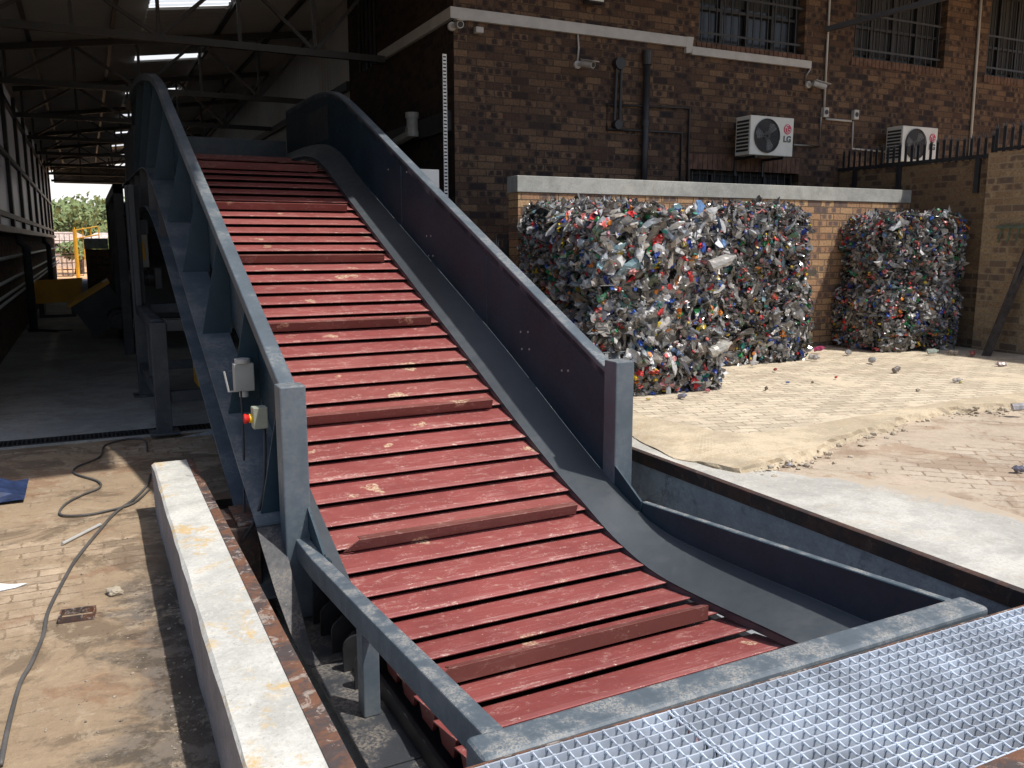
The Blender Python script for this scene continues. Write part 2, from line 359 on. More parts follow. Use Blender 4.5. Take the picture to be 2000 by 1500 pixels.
        if bevel:
            b = ob.modifiers.new('bevel', 'BEVEL'); b.width = bevel; b.segments = seg; b.limit_method = 'ANGLE'; b.angle_limit = R(40)
        return ob

def tag(o, label=None, cat=None, group=None, kind=None):
    if label: o['label'] = label
    if cat: o['category'] = cat
    if group: o['group'] = group
    if kind: o['kind'] = kind
    return o
def thing(name, label, cat, loc=(0, 0, 0), rz=0., group=None):
    e = bpy.data.objects.new(name, None); COL.objects.link(e); e.location = loc; e.rotation_euler = (0, 0, rz); e.empty_display_size = .2
    return tag(e, label, cat, group)
def struct(mb, name, mat, **kw):
    o = mb.build(name, mat, **kw); o['kind'] = 'structure'; return o
def copy_thing(o, loc=None, rz=None, label=None):
    c = o.copy(); COL.objects.link(c)
    if loc is not None: c.location = loc
    if rz is not None: c.rotation_euler = (0, 0, rz)
    if label: c['label'] = label
    for ch in list(o.children):
        d = ch.copy(); COL.objects.link(d); d.parent = c; d.matrix_parent_inverse = ch.matrix_parent_inverse.copy()
        for g in list(ch.children):
            h = g.copy(); COL.objects.link(h); h.parent = d
    return c
def smooth_path(ctrl, step=.1):
    """Catmull-Rom through (y,z) control points"""
    P = [Vector((a, b)) for a, b in ctrl]; P = [2 * P[0] - P[1]] + P + [2 * P[-1] - P[-2]]; out = []
    for i in range(1, len(P) - 2):
        n = max(2, int((P[i + 1] - P[i]).length / step))
        for k in range(n):
            t = k / n; a, b, c, d = P[i - 1:i + 3]
            out.append(tuple(.5 * ((2 * b) + (c - a) * t + (2 * a - 5 * b + 4 * c - d) * t * t + (3 * b - a - 3 * c + d) * t ** 3)))
    out.append(tuple(P[-2])); return out
def interp(path, y):
    return float(np.interp(y, [p[0] for p in path], [p[1] for p in path]))

# ================================================================ SETTING
LG, SF = -.33, -.30                                            # left yard level, shed floor level
D = R(.9); cD, sD = math.cos(D), math.sin(D)                   # the conveyor and its pit lie 0.9 degrees off the buildings
def c2w(x, y, z=0.): return Vector((x * cD - y * sD, x * sD + y * cD, z))

b = MB(); b.quad((-40, -12, LG), (.30, -12, LG), (.30, 5.9, LG), (-40, 5.9, LG)); b.quad((-40, 5.9, LG), (.9, 5.9, LG), (.9, 8.17, LG), (-40, 8.17, LG))
b.quad((.30, -12, LG), (.55, -12, LG), (.55, 1.2, LG), (.30, 1.2, LG))
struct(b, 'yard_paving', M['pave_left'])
b = MB(); b.box(-1.3, 6, 8.42, 44.5, SF - .2, SF); b.box(-1.3, 6, 8.17, 8.195, SF - .2, SF - .012)
struct(b, 'shed_floor', M['conc_floor'])
b = MB(); b.quad((-900, 44.5, -.45), (900, 44.5, -.45), (900, 1500, -.45), (-900, 1500, -.45)); b.quad((-900, -40, -.45), (-40, -40, -.45), (-40, 44.5, -.45), (-900, 44.5, -.45))
b.quad((-40, 8.4, -.45), (-1.3, 8.4, -.45), (-1.3, 44.5, -.45), (-40, 44.5, -.45)); b.quad((15, -40, -.45), (900, -40, -.45), (900, 44.5, -.45), (15, 44.5, -.45)); b.quad((-40, -40, -.45), (15, -40, -.45), (15, -12, -.45), (-40, -12, -.45))
struct(b, 'earth', M['earth'])
def dens(pts, n=6, amp=.02):
    out = []
    for i in range(len(pts) - 1):
        for k in range(n):
            p = pts[i].lerp(pts[i + 1], k / n); q = p * 4.0
            out.append(p + Vector((mnoise.noise(q), mnoise.noise(q + Vector((7, 3, 1))), 0)) * amp)
    return out + [pts[-1]]
# yard right of the pit: paved low area, pale concrete apron, raised pad with a broken edge
b = MB(); q0, q1 = c2w(3.33, 1.25), c2w(3.33, 8.05); b.poly([(q0.x, -12, -.012), (15, -12, -.012), (15, 9.9, -.012), (3.2, 9.9, -.012), (q1.x, q1.y, -.012), (q0.x, q0.y, -.012)]); b.poly([(.55, -12, -.012), (q0.x, -12, -.012), (q0.x, q0.y, -.012), (.55, 1.25, -.012)])
struct(b, 'lower_paving', M['pave_low'])
pe = [c2w(3.325, y) for y in (1.3, 2, 3, 4, 5, 6.0)]
far_edge = [at_z(x, y) for x, y in ((1228, 846), (1330, 880), (1440, 916), (1560, 926), (1700, 938), (1850, 966), (2000, 1008), (2250, 1090), (2500, 1190))]
fe = dens(far_edge, 12, .07) + [Vector((5.6, 1.0, 0)), Vector((4.4, .98, 0)), Vector((3.4, 1.0, 0))]
ne = []
for i in range(len(fe)):
    t = i / (len(fe) - 1) * (len(pe) - 1); j = min(int(t), len(pe) - 2); ne.append(pe[::-1][j].lerp(pe[::-1][j + 1], t - j) if True else None)
vs, fs, at_ = [], [], []
for f_, n_ in zip(fe, ne):
    for q, e_ in ((0., 1.), (.10, .62), (.24, .30), (.5, .06), (1., 0.)): p = f_.lerp(n_, q); vs.append((p.x, p.y, 0.)); at_.append(e_)
for i in range(len(fe) - 1):
    for q in range(4): fs.append((i * 5 + q, i * 5 + q + 1, i * 5 + q + 6, i * 5 + q + 5))
me = bpy.data.meshes.new('concrete_apron'); me.from_pydata(vs, [], fs); aa = me.attributes.new('border', 'FLOAT', 'POINT'); aa.data.foreach_set('value', at_)
bm = bmesh.new(); bm.from_mesh(me); bmesh.ops.recalc_face_normals(bm, faces=bm.faces)
if sum(f_.normal.z for f_ in bm.faces) < 0: bmesh.ops.reverse_faces(bm, faces=bm.faces)
bm.to_mesh(me); bm.free(); me.materials.append(M['conc_slab']); o = bpy.data.objects.new('concrete_apron', me); COL.objects.link(o); o['kind'] = 'structure'
PZ = .05
edge_px = [(1228, 846), (1260, 862), (1300, 878), (1370, 900), (1440, 914), (1500, 908), (1570, 884), (1640, 857), (1700, 838), (1760, 818), (1830, 802), (1900, 796), (1960, 790), (2040, 782), (2140, 776)]
edge = dens([at_z(x, y, PZ * .6) for x, y in edge_px], 8, .07)
inner = [at_z(x, y, PZ) for x, y in ((1228, 806), (1330, 826), (1400, 842), (1460, 846), (1560, 834), (1680, 812), (1800, 792), (1900, 776), (2140, 752))]
b = MB(); n = len(edge); inn = []
for i in range(n):
    t = i / (n - 1) * (len(inner) - 1); j = min(int(t), len(inner) - 2); inn.append(inner[j].lerp(inner[j + 1], t - j))
for i in range(n - 1):
    hz = lambda q: .008 + (PZ - .008) * min(1, max(0, (q - 20) / 18)); z1 = hz(i) + .014 * mnoise.noise(edge[i] * 5) * min(1, i / 30); z2 = hz(i + 1) + .014 * mnoise.noise(edge[i + 1] * 5) * min(1, (i + 1) / 30)
    a, c = edge[i], edge[i + 1]
    b.quad((a.x, a.y, z1), (c.x, c.y, z2), (inn[i + 1].x, inn[i + 1].y, PZ), (inn[i].x, inn[i].y, PZ))
    mid = [(p.x + .02 * mnoise.noise(p * 9), p.y - .025 * (.5 + mnoise.noise(p * 11)), min(.02, z1 * .5)) for p in (a, c)]
    b.quad((a.x, a.y, z1), (c.x, c.y, z2), mid[1], mid[0]); b.quad(mid[0], mid[1], (c.x, c.y - .03, -.02), (a.x, a.y - .03, -.02))
struct(b, 'concrete_edge', M['conc_tan'])
b = MB(); b.poly([(p.x, p.y, PZ - .002) for p in inn] + [(15, 9.9, 0.), (3.15, 9.9, 0.)])
struct(b, 'pad_paving', M['pave_pad'])
# pit
b = MB(); x0, x1 = .5, 3.325; y0, y1 = 1.32, 8.0
def cq(*q): b.poly([c2w(*p) for p in q])
cq((x0, y0, -.62), (x1, y0, -.62), (x1, y1, -.62), (x0, y1, -.62))
cq((x1, y0, -.62), (x1, y1, -.62), (x1, y1, -.012), (x1, y0, -.012)); cq((x0, y0, -.62), (x1, y0, -.62), (x1, y0, -.02), (x0, y0, -.02))
cq((x1, y1, -.62), (x0, y1, -.62), (x0, y1, -.36), (x1, y1, -.012))
struct(b, 'pit', M['conc_pit'])

# ---------------------------------------------------------------- curb with rusty angle, apron edge angle
def blockish(mb, x0, x1, y0, y1, z0, z1, n=40, amp=.006):
    """long block along y with slightly uneven arrises"""
    ys = np.linspace(y0, y1, n); rows = []
    for y in ys:
        j = lambda k: mnoise.noise(Vector((y * 4.3, k * 7.7, 1.3))) * amp
        rows.append([(x0 + j(1), y, z0), (x0 + j(2), y, z1 - .012 + j(3)), (x0 + .012 + j(4), y, z1 + j(5) * .5), (x1, y, z1), (x1, y, z0)])
    base = len(mb.v)
    for r_ in rows: mb.v += r_
    for i in range(n - 1):
        for k in range(5):
            k2 = (k + 1) % 5; mb.f.append((base + i * 5 + k, base + i * 5 + k2, base + i * 5 + 5 + k2, base + i * 5 + 5 + k)); mb.mi.append(1 if k in (0,) else 0)
    mb.f.append(tuple(base + k for k in range(5))); mb.f.append(tuple(base + (n - 1) * 5 + k for k in range(5))); mb.mi += [1, 1]
t = thing('concrete_curb', 'whitewashed concrete curb with an orange stained top beside the red conveyor pit', 'curb', (.4, 3.5, LG))
b = MB(); blockish(b, .28, .493, 1.15, 5.79, LG - .05, 0., 60); b.build('curb_block', [M['conc_curb'], M['conc_curb_shade']], t, t.location)
b = MB()
for i in range(1):
    b.band([(.487, 1.15, .004), (.487, 5.79, .004)], [(.558, 1.15, .004), (.527, 5.79, .004)], (0, 0, -.008))
    b.band([(.558, 1.15, .003), (.527, 5.79, .003)], [(.556, 1.15, -.07), (.525, 5.79, -.07)], (-.007, 0, 0))
b.build('steel_angle', M['rust'], t, t.location)
b = MB(); P0 = c2w(3.325, 1.3); P1 = c2w(3.325, 7.5)
b.band([P0 + Vector((0, 0, .005)), P1 + Vector((0, 0, .005))], [P0 + Vector((.035, 0, .005)), P1 + Vector((.035, 0, .005))], (0, 0, -.008))
b.band([P0 + Vector((-.002, 0, .005)), P1 + Vector((-.002, 0, .005))], [P0 + Vector((-.002, 0, -.075)), P1 + Vector((-.002, 0, -.075))], (-.007, 0, 0))
tag(b.build('edge_angle', M['rust_dark'], None, P0), 'dark brown steel angle along the pale concrete apron edge of the pit', 'steel angle')

# ================================================================ CONVEYOR (own frame, then turned by D)
BASE = Vector((1.9, 6.5, -.6))
conv = thing('chain_conveyor', 'tall inclined chain plate conveyor with red oxide pans and grey blue steel sides', 'conveyor', c2w(*BASE), D)
def cp(mb, name, mat, **kw): return mb.build(name, mat, kw.pop('parent', conv), BASE, **kw)
XL, XR, XB = .98, 2.81, 2.56
PAN = smooth_path([(1.6, -.315), (2.2, -.322), (2.8, -.335), (3.25, -.335), (3.6, -.29), (4.0, -.185), (4.4, -.045), (5., .193), (5.83, .55), (7, 1.053), (8.1, 1.526), (9.0, 1.91), (9.4, 2.075), (9.75, 2.2), (10.1, 2.275), (10.5, 2.305), (11.2, 2.315), (12.4, 2.315)], .04)
RAIL_R = smooth_path([(4.2, .632), (4.6, .806), (6, 1.415), (7.5, 2.067), (9.0, 2.72), (9.5, 2.93), (9.8, 3.04), (10.1, 3.115), (10.5, 3.165), (11, 3.185), (12.35, 3.19)], .08)
RAIL_L = smooth_path([(4.2, .632), (4.6, .80), (6, 1.405), (7.5, 2.055), (9.0, 2.715), (9.5, 2.945), (10.1, 3.13), (10.6, 3.235), (11.3, 3.34), (12.05, 3.42), (12.9, 3.43), (14.2, 3.40)], .08)
SKA = smooth_path([(1.95, -.13), (2.5, -.15), (3.2, -.18), (3.7, -.17), (4.17, -.02), (4.655, .19), (5.65, .655), (7, 1.225), (8.85, 1.995), (9.4, 2.26), (9.8, 2.42), (10.25, 2.53), (10.8, 2.585), (11.5, 2.61), (12.35, 2.61)], .06)
SKB = smooth_path([(1.95, -.235), (2.5, -.262), (3.0, -.295), (3.4, -.30), (3.75, -.235), (4.1, -.115), (4.4, -.01), (5.0, .235), (5.83, .60), (7.0, 1.105), (8.1, 1.58), (9.0, 1.975), (9.5, 2.19), (9.9, 2.31), (10.4, 2.38), (11.2, 2.40), (12.35, 2.40)], .06)
SKB = [(y, z + .022) for y, z in SKB]
BOLT_HOLES = [(8.1, 2.09), (7.59, 2.03), (7.12, 1.45), (7.02, 1.45), (7.08, 1.28), (6.98, 1.28), (5.34, 0.77), (5.23, 0.78), (5.32, 0.65), (5.21, 0.66), (4.76, 0.57), (4.68, 0.58)]
LOW = [(1.95, .075), (2.9, .0), (3.87, -.075)]
# rails
b = MB(); b.strip(RAIL_R, XR, XR + .085, .075); cp(b, 'top_rail', M['steel'], bevel=.006, auto=True)
b = MB(); b.strip(RAIL_L, XL - .085, XL, .075); cp(b, 'top_rail', M['steel'], bevel=.006, auto=True)
# side walls (inner plates)
def wall_plate(x, th, rail, low_ok):
    ys = np.arange(4.22, rail[-1][0], .07); ys = np.append(ys, rail[-1][0])
    A = [(x, y, interp(rail, y) - .03) for y in ys]; B = [(x, y, interp(SKA, y)) for y in ys]
    m = MB(); m.band(A, B, (th, 0, 0))
    ys2 = np.arange(1.95 if x > 2 else 3.75, 3.88, .07); A = [(x, y, interp(LOW, y)) for y in ys2]; B = [(x, y, interp(SKA, y)) for y in ys2]
    m.band(A, B, (th, 0, 0))
    ys3 = np.linspace(3.86, 4.22, 6); A = [(x, y, -.07 + (y - 3.86) / .36 * .20) for y in ys3]; B = [(x, y, interp(SKA, y) - .004) for y in ys3]
    m.band(A, B, (th, 0, 0))
    return m
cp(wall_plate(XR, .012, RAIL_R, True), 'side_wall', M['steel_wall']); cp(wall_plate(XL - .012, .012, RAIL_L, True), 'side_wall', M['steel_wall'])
# welded patches on the head wall
b = MB(); b.band([(XR - .004, y, 2.98) for y in (10.2, 10.7, 11.2)], [(XR - .004, y, 2.60) for y in (10.2, 10.7, 11.2)], (.002, 0, 0)); cp(b, 'patch_plate', M['steel_old'])
for y, z in BOLT_HOLES:
    b = MB(); b.tube([(XR - .006, y, z), (XR + .002, y, z)], .008, 8); cp(b, 'bolt_hole_dot', M['grey_pl'])  # pale discs stand in for sunlight through the bolt holes
for y in (5.9, 7.75):
    b = MB(); zt, zb = interp(RAIL_R, y) - .08, interp(SKA, y) + .01
    b.tube([(XR, y + random.uniform(-.004, .004), z) for z in np.linspace(zb, zt, 14)], .006, 6); cp(b, 'weld_seam', M['steel_wall'])
# skirts
def skirt(xa, xb):
    ys = np.concatenate([np.arange(1.95 if xb > 2 else 3.5, 12.35, .07), [12.35]])
    m = MB(); m.band([(xa, y, interp(SKA, y)) for y in ys], [(xb, y, interp(SKB, y)) for y in ys], (0, 0, -.008))
    m.band([(xb, y, interp(SKB, y)) for y in ys], [(xb, y, interp(SKB, y) - .04) for y in ys], (.006 if xb > 2 else -.006, 0, 0)); return m
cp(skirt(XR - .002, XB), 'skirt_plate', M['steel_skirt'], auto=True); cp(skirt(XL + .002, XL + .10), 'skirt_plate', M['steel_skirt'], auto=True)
# low rails at the loading end and the cross beam
def low_rail(x0, x1):
    m = MB(); m.strip([(y, interp(LOW, y)) for y in np.linspace(1.94, 4.16 if x0 < 2 else 3.87, 8)], x0, x1, .105); return m
cp(low_rail(XL - .075, XL - .008), 'low_rail', M['steel_dusty'], bevel=.006); cp(low_rail(XR + .013, XR + .05), 'low_rail', M['steel_dusty'], bevel=.004)
b = MB(); b.box(.852, 2.905, 1.825, 1.945, -.06, .082); cp(b, 'cross_beam', M['steel_dusty'], bevel=.018, seg=3)
# posts
b = MB(); b.box(XL - .125, XL + .005, 4.14, 4.26, -.5, .705); cp(b, 'end_post', M['steel'], bevel=.008)
b = MB(); b.box(XR - .004, XR + .125, 4.13, 4.26, -.55, .705); cp(b, 'end_post', M['steel'], bevel=.008)
b = MB(); b.box(XL - .06, XL + .01, 3.10, 3.18, -.5, -.11); cp(b, 'support_post', M['steel'], bevel=.005)
# wedge under the left wall behind the low rail
# side channel on each side: deck flange, web, lower flange
DECK = smooth_path([(4.3, -.02), (4.6, .113), (5.23, .384), (6.15, .778), (7.04, 1.17), (7.93, 1.565), (8.6, 1.84), (9.03, 1.99), (9.4, 2.09), (9.8, 2.16), (10.3, 2.185), (11, 2.19), (14.2, 2.19)], .08)
LOWF = [(y, z - .395) for y, z in DECK]; LOWF = [(3.9, LOWF[0][1] - .05), ] + LOWF if False else LOWF
for sgn in (-1, 1):
    X = (lambda v: v) if sgn < 0 else (lambda v: XL + XR - v)
    xs = sorted((X(.742), X(.95))); b = MB(); b.strip(DECK, xs[0], xs[1], .012); cp(b, 'deck_flange', M['steel'], auto=True)
    xs = sorted((X(.742), X(.90))); b = MB(); b.strip(LOWF, xs[0], xs[1], .014); cp(b, 'lower_flange', M['steel'], auto=True)
    b = MB(); ys = np.arange(4.3, 14.2, .1)
    b.band([(X(.878), y, interp(DECK, y) - .012) for y in ys], [(X(.878), y, interp(LOWF, y)) for y in ys], (sgn * -.01, 0, 0)); cp(b, 'web_plate', M['steel_old'])
    if sgn < 0:
        for y in (8.6, 9.5, 10.4, 11.3, 12.2):
            b = MB(); b.prism([(.755, interp(LOWF, y)), (.877, interp(LOWF, y)), (.877, interp(DECK, y) - .013), (.755, interp(DECK, y) - .013)], 'y', y, y + .012); cp(b, 'stiffener', M['steel_old'])
# gussets between rail and deck
for (yg, xo) in ((9.9, .775), (9.03, .772), (7.93, .762), (7.04, .766), (6.15, .773), (5.23, .776), (4.37, .782), (10.9, .78), (11.9, .78)):
    b = MB(); zt = interp(RAIL_L, yg) - .078; zb = interp(DECK, yg) + .001
    b.prism([(xo, zb), (.966, zb), (.966, zt), (XL - .08, zt)], 'y', yg, yg + .014); cp(b, 'gusset', M['steel_wall'])
for yg in (9.9, 9.03, 7.93, 7.04, 6.15, 5.23):
    b = MB(); zt = interp(RAIL_R, yg) - .078; zb = interp(DECK, yg) + .001
    b.prism([(XR + .208, zb), (XR + .014, zb), (XR + .014, zt), (XR + .08, zt)], 'y', yg, yg + .014); cp(b, 'gusset', M['steel_wall'])
# base of the loading end: floor plate with seams and end plate under the deck
b = MB()
for i, (ya, yb) in enumerate(((1.7, 2.3), (2.304, 2.75), (2.754, 3.2), (3.204, 3.62), (3.624, 4.36))):
    b.box(.835, 1.10, ya, yb, -.52, -.50 - .003 * (i % 2))
cp(b, 'base_plate', M['plate_dirt_shade'])
b = MB(); b.band([(.742, 4.36, .004), (.748, 4.2, -.11), (.765, 4.0, -.27), (.79, 3.82, -.41), (.825, 3.64, -.499)], [(.862, 4.36, .004), (.862, 4.2, -.11), (.862, 4.0, -.27), (.862, 3.82, -.41), (.862, 3.64, -.499)], (0, .006, -.008)); cp(b, 'end_plate', M['plate_dirt_shade'])  # dark plate paint stands in for the shade lying on this plate
# bearing brackets: arched plates with rollers
for y in (4.05, 3.90, 3.70, 3.51, 3.34):
    e = MB(); prof = [(.955, -.5)] + [(1.01 - .055 * math.cos(a), -.39 + .05 * math.sin(a)) for a in np.linspace(0, math.pi / 2, 7)] + [(1.16, -.335), (1.16, -.5)]
    e.prism(prof, 'y', y, y + .014); br = cp(e, 'roller_bracket', M['dark_steel'])
    e = MB(); e.tube([(1.06, y + .016, -.415), (1.06, y + .12, -.415)], .05, 12); cp(e, 'roller', M['dark_steel'], parent=br)
# pans: overlapping pressed plates along the path, every sixth with a flight
S = [0.]
for a, c in zip(PAN, PAN[1:]): S.append(S[-1] + math.hypot(c[0] - a[0], c[1] - a[1]))
PY, PZs = [p[0] for p in PAN], [p[1] for p in PAN]
def on(s): return float(np.interp(s, S, PY)), float(np.interp(s, S, PZs))
s_ref = float(np.interp(6.273, PY, S)); pitch = .199
def pan_profile(s):
    y0, z0 = on(s); y1, z1 = on(s + pitch + .016); t = Vector((y1 - y0, z1 - z0)); L = t.length; t /= L; nn = Vector((-t.y, t.x))
    o = Vector((y0, z0))
    P = lambda a, h: tuple(o + t * a + nn * h)
    return P, L
kk = -int((s_ref - .12) / pitch)
while True:
    s = s_ref + kk * pitch
    if s > S[-1] - .25: break
    if s > .30:
        P, L = pan_profile(s + random.uniform(-.0025, .0025)); Pq, dq = P, random.uniform(-.0022, .0022)
        P = lambda a_, h_: Pq(a_, h_ + dq)
        b = MB(); xa, xb_ = 1.06, 2.615
        b.prism([P(.045, .0275), P(L, .0), P(L, -.006), P(.045, .0215)], 'x', xa, xb_)
        b.mat = 1; b.prism([P(-.003, .0365), P(.004, .0375), P(.045, .0275), P(.045, .0215), P(.0, .0305)], 'x', xa, xb_); b.mat = 0
        b.prism([P(.03, .020), P(L - .02, -.012), P(L - .05, -.07), P(.06, -.07)], 'x', xa + .015, xa + .03)
        pan = cp(b, 'pan', [M['pan'], M['pan_edge']])
        if kk % 6 == 0:
            b = MB(); xa, xb2 = 1.12, 2.49
            lo0, lo1, hi0, hi1 = P(-.012, .022), P(-.006, .022), P(-.026, .096), P(-.018, .096)
            V = [(xa, *lo0), (xb2, *lo0), (xb2 - .01, *hi0), (xa + .075, *hi0), (xa, *lo1), (xb2, *lo1), (xb2 - .01, *hi1), (xa + .075, *hi1)]
            n = len(b.v); b.v += V
            for f in ((0, 1, 2, 3), (7, 6, 5, 4), (0, 4, 5, 1), (1, 5, 6, 2), (2, 6, 7, 3), (3, 7, 4, 0)): b.f.append(tuple(n + i for i in f)); b.mi.append(0)
            b.prism([P(-.018, .097), P(.03, .080), P(.03, .075), P(-.016, .091)], 'x', xa + .08, xb2 - .012)
            cp(b, 'flight', M['flight'], parent=pan)
    kk += 1
# chains under the pans and dark return run
b = MB(); b.strip([(y, z - .05) for y, z in PAN], 1.12, 1.16, .12); b.strip([(y, z - .05) for y, z in PAN], 2.42, 2.46, .12); cp(b, 'drive_chain', M['dark_steel'])
b = MB(); b.strip([(y, z - .13) for y, z in PAN], 1.07, 2.79, .02); cp(b, 'tray_plate', M['dark_steel'])
b = MB(); b.strip([(1.62, -.42), (4.2, -.42)], 1.03, 1.05, .10); b.box(1.02, 2.7, 1.62, 1.70, -.55, -.30); cp(b, 'tail_guard', M['dark_steel'])
# head: back plate and discharge hood side
b = MB(); b.box(.90, 2.80, 12.36, 12.40, 1.6, 2.78); cp(b, 'head_plate', M['head_blue'])
b = MB(); b.box(.84, .94, 12.4, 14.3, .9, 2.9); cp(b, 'head_box', M['steel_old'], bevel=.01)
b = MB(); b.tube([(.70, 12.0, 1.5), (.86, 12.0, 1.5)], .2, 20); b.box(.72, .86, 11.7, 12.6, .9, 1.28); cp(b, 'drive_motor', M['dark_steel'], bevel=.01)
# legs of the incline
b = MB()
for (y, zt) in ((8.05, .70), (10.2, 2.0)):
    for x in (.58, 2.95):
        b.box(x, x + .13, y, y + .13, SF, zt); b.box(x - .06, x + .19, y - .06, y + .19, SF, SF + .02)
for z in (-.02, .62):
    b.box(.60, .69, 8.18, 10.2, z, z + .10); b.box(.71, 2.95, 8.07, 8.16, z, z + .10); b.box(.75, 2.95, 10.22, 10.3, z, z + .10)
b.box(.62, .68, 9.1, 9.16, .08, .62); b.box(.60, .66, 10.05, 10.16, .7, 2.0)
cp(b, 'leg_frame', M['steel_old'], bevel=.006)
# control gear on the gusset
b = MB(); p0 = at_x(472, 690, 0); 
gx, gy = .80, 5.10
b = MB(); b.box(gx, gx + .115, gy, gy + .06, .535, .70); box = cp(b, 'sensor_box', M['grey_pl'], bevel=.006)
b = MB(); b.tube([(gx + .055, gy + .03, .70), (gx + .055, gy + .03, .725), (gx + .055, gy + .03, .728)], [.045, .045, .03], 18); cp(b, 'cap', M['pvc'], parent=box); b = MB(); b.tube([(gx + .055, gy + .03, .534), (gx + .055, gy + .03, .50)], .026, 14); cp(b, 'cable_gland', M['pvc'], parent=box)
b = MB(); b.tube([(gx - .055, gy, .66), (gx - .035, gy, .54), (gx + .01, gy + .01, .54)], .006, 6); cp(b, 'conduit_bracket', M['pvc'], parent=box)
ex, ey = .80, 4.55
b = MB(); b.box(ex, ex + .075, ey, ey + .07, .42, .535); eb = cp(b, 'stop_box', plain('stop_box_grey', (.36, .38, .30), .5), bevel=.004)
b = MB(); b.tube([(ex - .016, ey + .035, .475), (ex, ey + .035, .475)], .024, 16); cp(b, 'collar', M['yel_btn'], parent=eb)
b = MB(); b.tube([(ex - .044, ey + .035, .475), (ex - .034, ey + .035, .475), (ex - .016, ey + .035, .475)], [.025, .027, .018], 16); cp(b, 'button', M['red_btn'], parent=eb)
def cable(name, pts, r, label, cat='cable', mat='black', world=True):
    P = [Vector(p) for p in pts]; Q = [2 * P[0] - P[1]] + P + [2 * P[-1] - P[-2]]; out = []
    for i in range(1, len(Q) - 2):
        for k in range(8):
            t = k / 8; a, bb, c, d = Q[i - 1:i + 3]
            out.append(.5 * ((2 * bb) + (c - a) * t + (2 * a - 5 * bb + 4 * c - d) * t * t + (3 * bb - a - 3 * c + d) * t ** 3))
    out.append(P[-1]); m = MB(); m.tube(out, r, 8)
    return tag(m.build(name, M[mat], None, P[0], smooth=True), label, cat)
cable('cable', [c2w(.83, 5.08, .54), c2w(.81, 4.95, .36), c2w(.77, 4.75, .14), c2w(.74, 4.62, -.02), c2w(.70, 4.45, -.2)], .006, 'thin black cable hanging from the grey sensor box on the conveyor side')
cable('cable', [c2w(.86, 4.58, .42), c2w(.84, 4.5, .26), c2w(.81, 4.44, .10), c2w(.75, 4.38, -.02), c2w(.68, 4.38, -.12)], .008, 'thicker black cable curving down from the emergency stop box')
# steel stub post next to the pit end
t = thing('steel_stub_post', 'dark brown steel plate box standing between curb and conveyor', 'post', c2w(.68, 4.6, -.6))
A = at_z(415, 955, -.04); 
b = MB(); b.box(.55, .705, 4.40, 4.78, -.62, -.055); b.build('plate_box', M['rust_dark'], t, t.location, bevel=.004)
b = MB(); b.box(.60, .70, 4.42, 4.76, -.052, -.04); b.build('top_plate', M['rust'], t, t.location)

# ================================================================ GRATING in front
GZ = .074
def grating(xa, xb, label):
    t = thing('floor_grating', label, 'grating', ((xa + xb) / 2, 1.55, GZ - .034), 0, 'galvanised floor gratings before the conveyor')
    ya, yb = 1.266, 1.826
    b = MB(); n = int(round((yb - ya) / .040))
    for i in range(n + 1):
        y = ya + (yb - ya) * i / n; b.box(xa, xb, y - .0023, y + .0023, GZ - .034, GZ)
    b.build('bearing_bars', M['galv'], t, t.location)
    b = MB(); m = int(round((xb - xa) / .0437)); nn_ = (yb - ya) / n
    for i in range(m + 1):
        x = xa + .003 + (xb - xa - .006) * i / m; pts_ = []
        for j in range(n): pts_ += [(x, ya + nn_ * j, GZ - .003), (x + .004, ya + nn_ * (j + .5), GZ - .010)]
        b.tube(pts_ + [(x, yb, GZ - .003)], .0034, 6)
        for j in range(n + 1):
            y = ya + (yb - ya) * j / n; b.box(x - .005, x + .005, y - .004, y + .004, GZ - .010, GZ + .0012)
    b.build('cross_rods', M['galv'], t, t.location)
grating(.56, 1.405, 'galvanised floor grating panel at the lower edge, left of the seam')
grating(1.414, 3.7, 'long galvanised floor grating panel right of the seam, reaching the apron')
t = thing('grating_frame', 'thin rusty steel angle frame that carries the galvanised gratings', 'angle frame', (2, 1.5, -.1))
b = MB(); b.box(.55, 3.75, 1.8285, 1.834, -.02, GZ + .003); b.build('rear_angle', M['rust'], t, t.location)
b = MB(); b.box(.55, 3.75, 1.20, 1.256, GZ - .012, GZ + .002); b.box(.55, 3.75, 1.2562, 1.262, -.1, GZ + .001); b.build('front_angle', M['rust'], t, t.location)
b = MB(); b.box(3.705, 3.75, 1.263, 1.828, -.02, GZ - .002); b.box(.55, .558, 1.263, 1.828, -.1, GZ - .002); b.build('side_angle', M['rust'], t, t.location)
b = MB(); b.quad((.56, 1.262, -.11), (3.7, 1.262, -.11), (3.7, 1.82, -.11), (.56, 1.82, -.11)); struct(b, 'grating_trench_floor', M['conc_pit'])
b = MB(); b.box(.55, 3.75, .2, 1.199, -.02, GZ - .006); struct(b, 'platform', M['conc_rough'])

# ================================================================ BUILDING
BY, BX = 9.76, 4.05
bld = thing('brick_building', 'two storey dark brown brick building with barred windows behind the yard', 'building', (9, BY + 1, 0))
def bp(mb, name, mat, **kw): return mb.build(name, mat, kw.pop('parent', bld), bld.location, **kw)
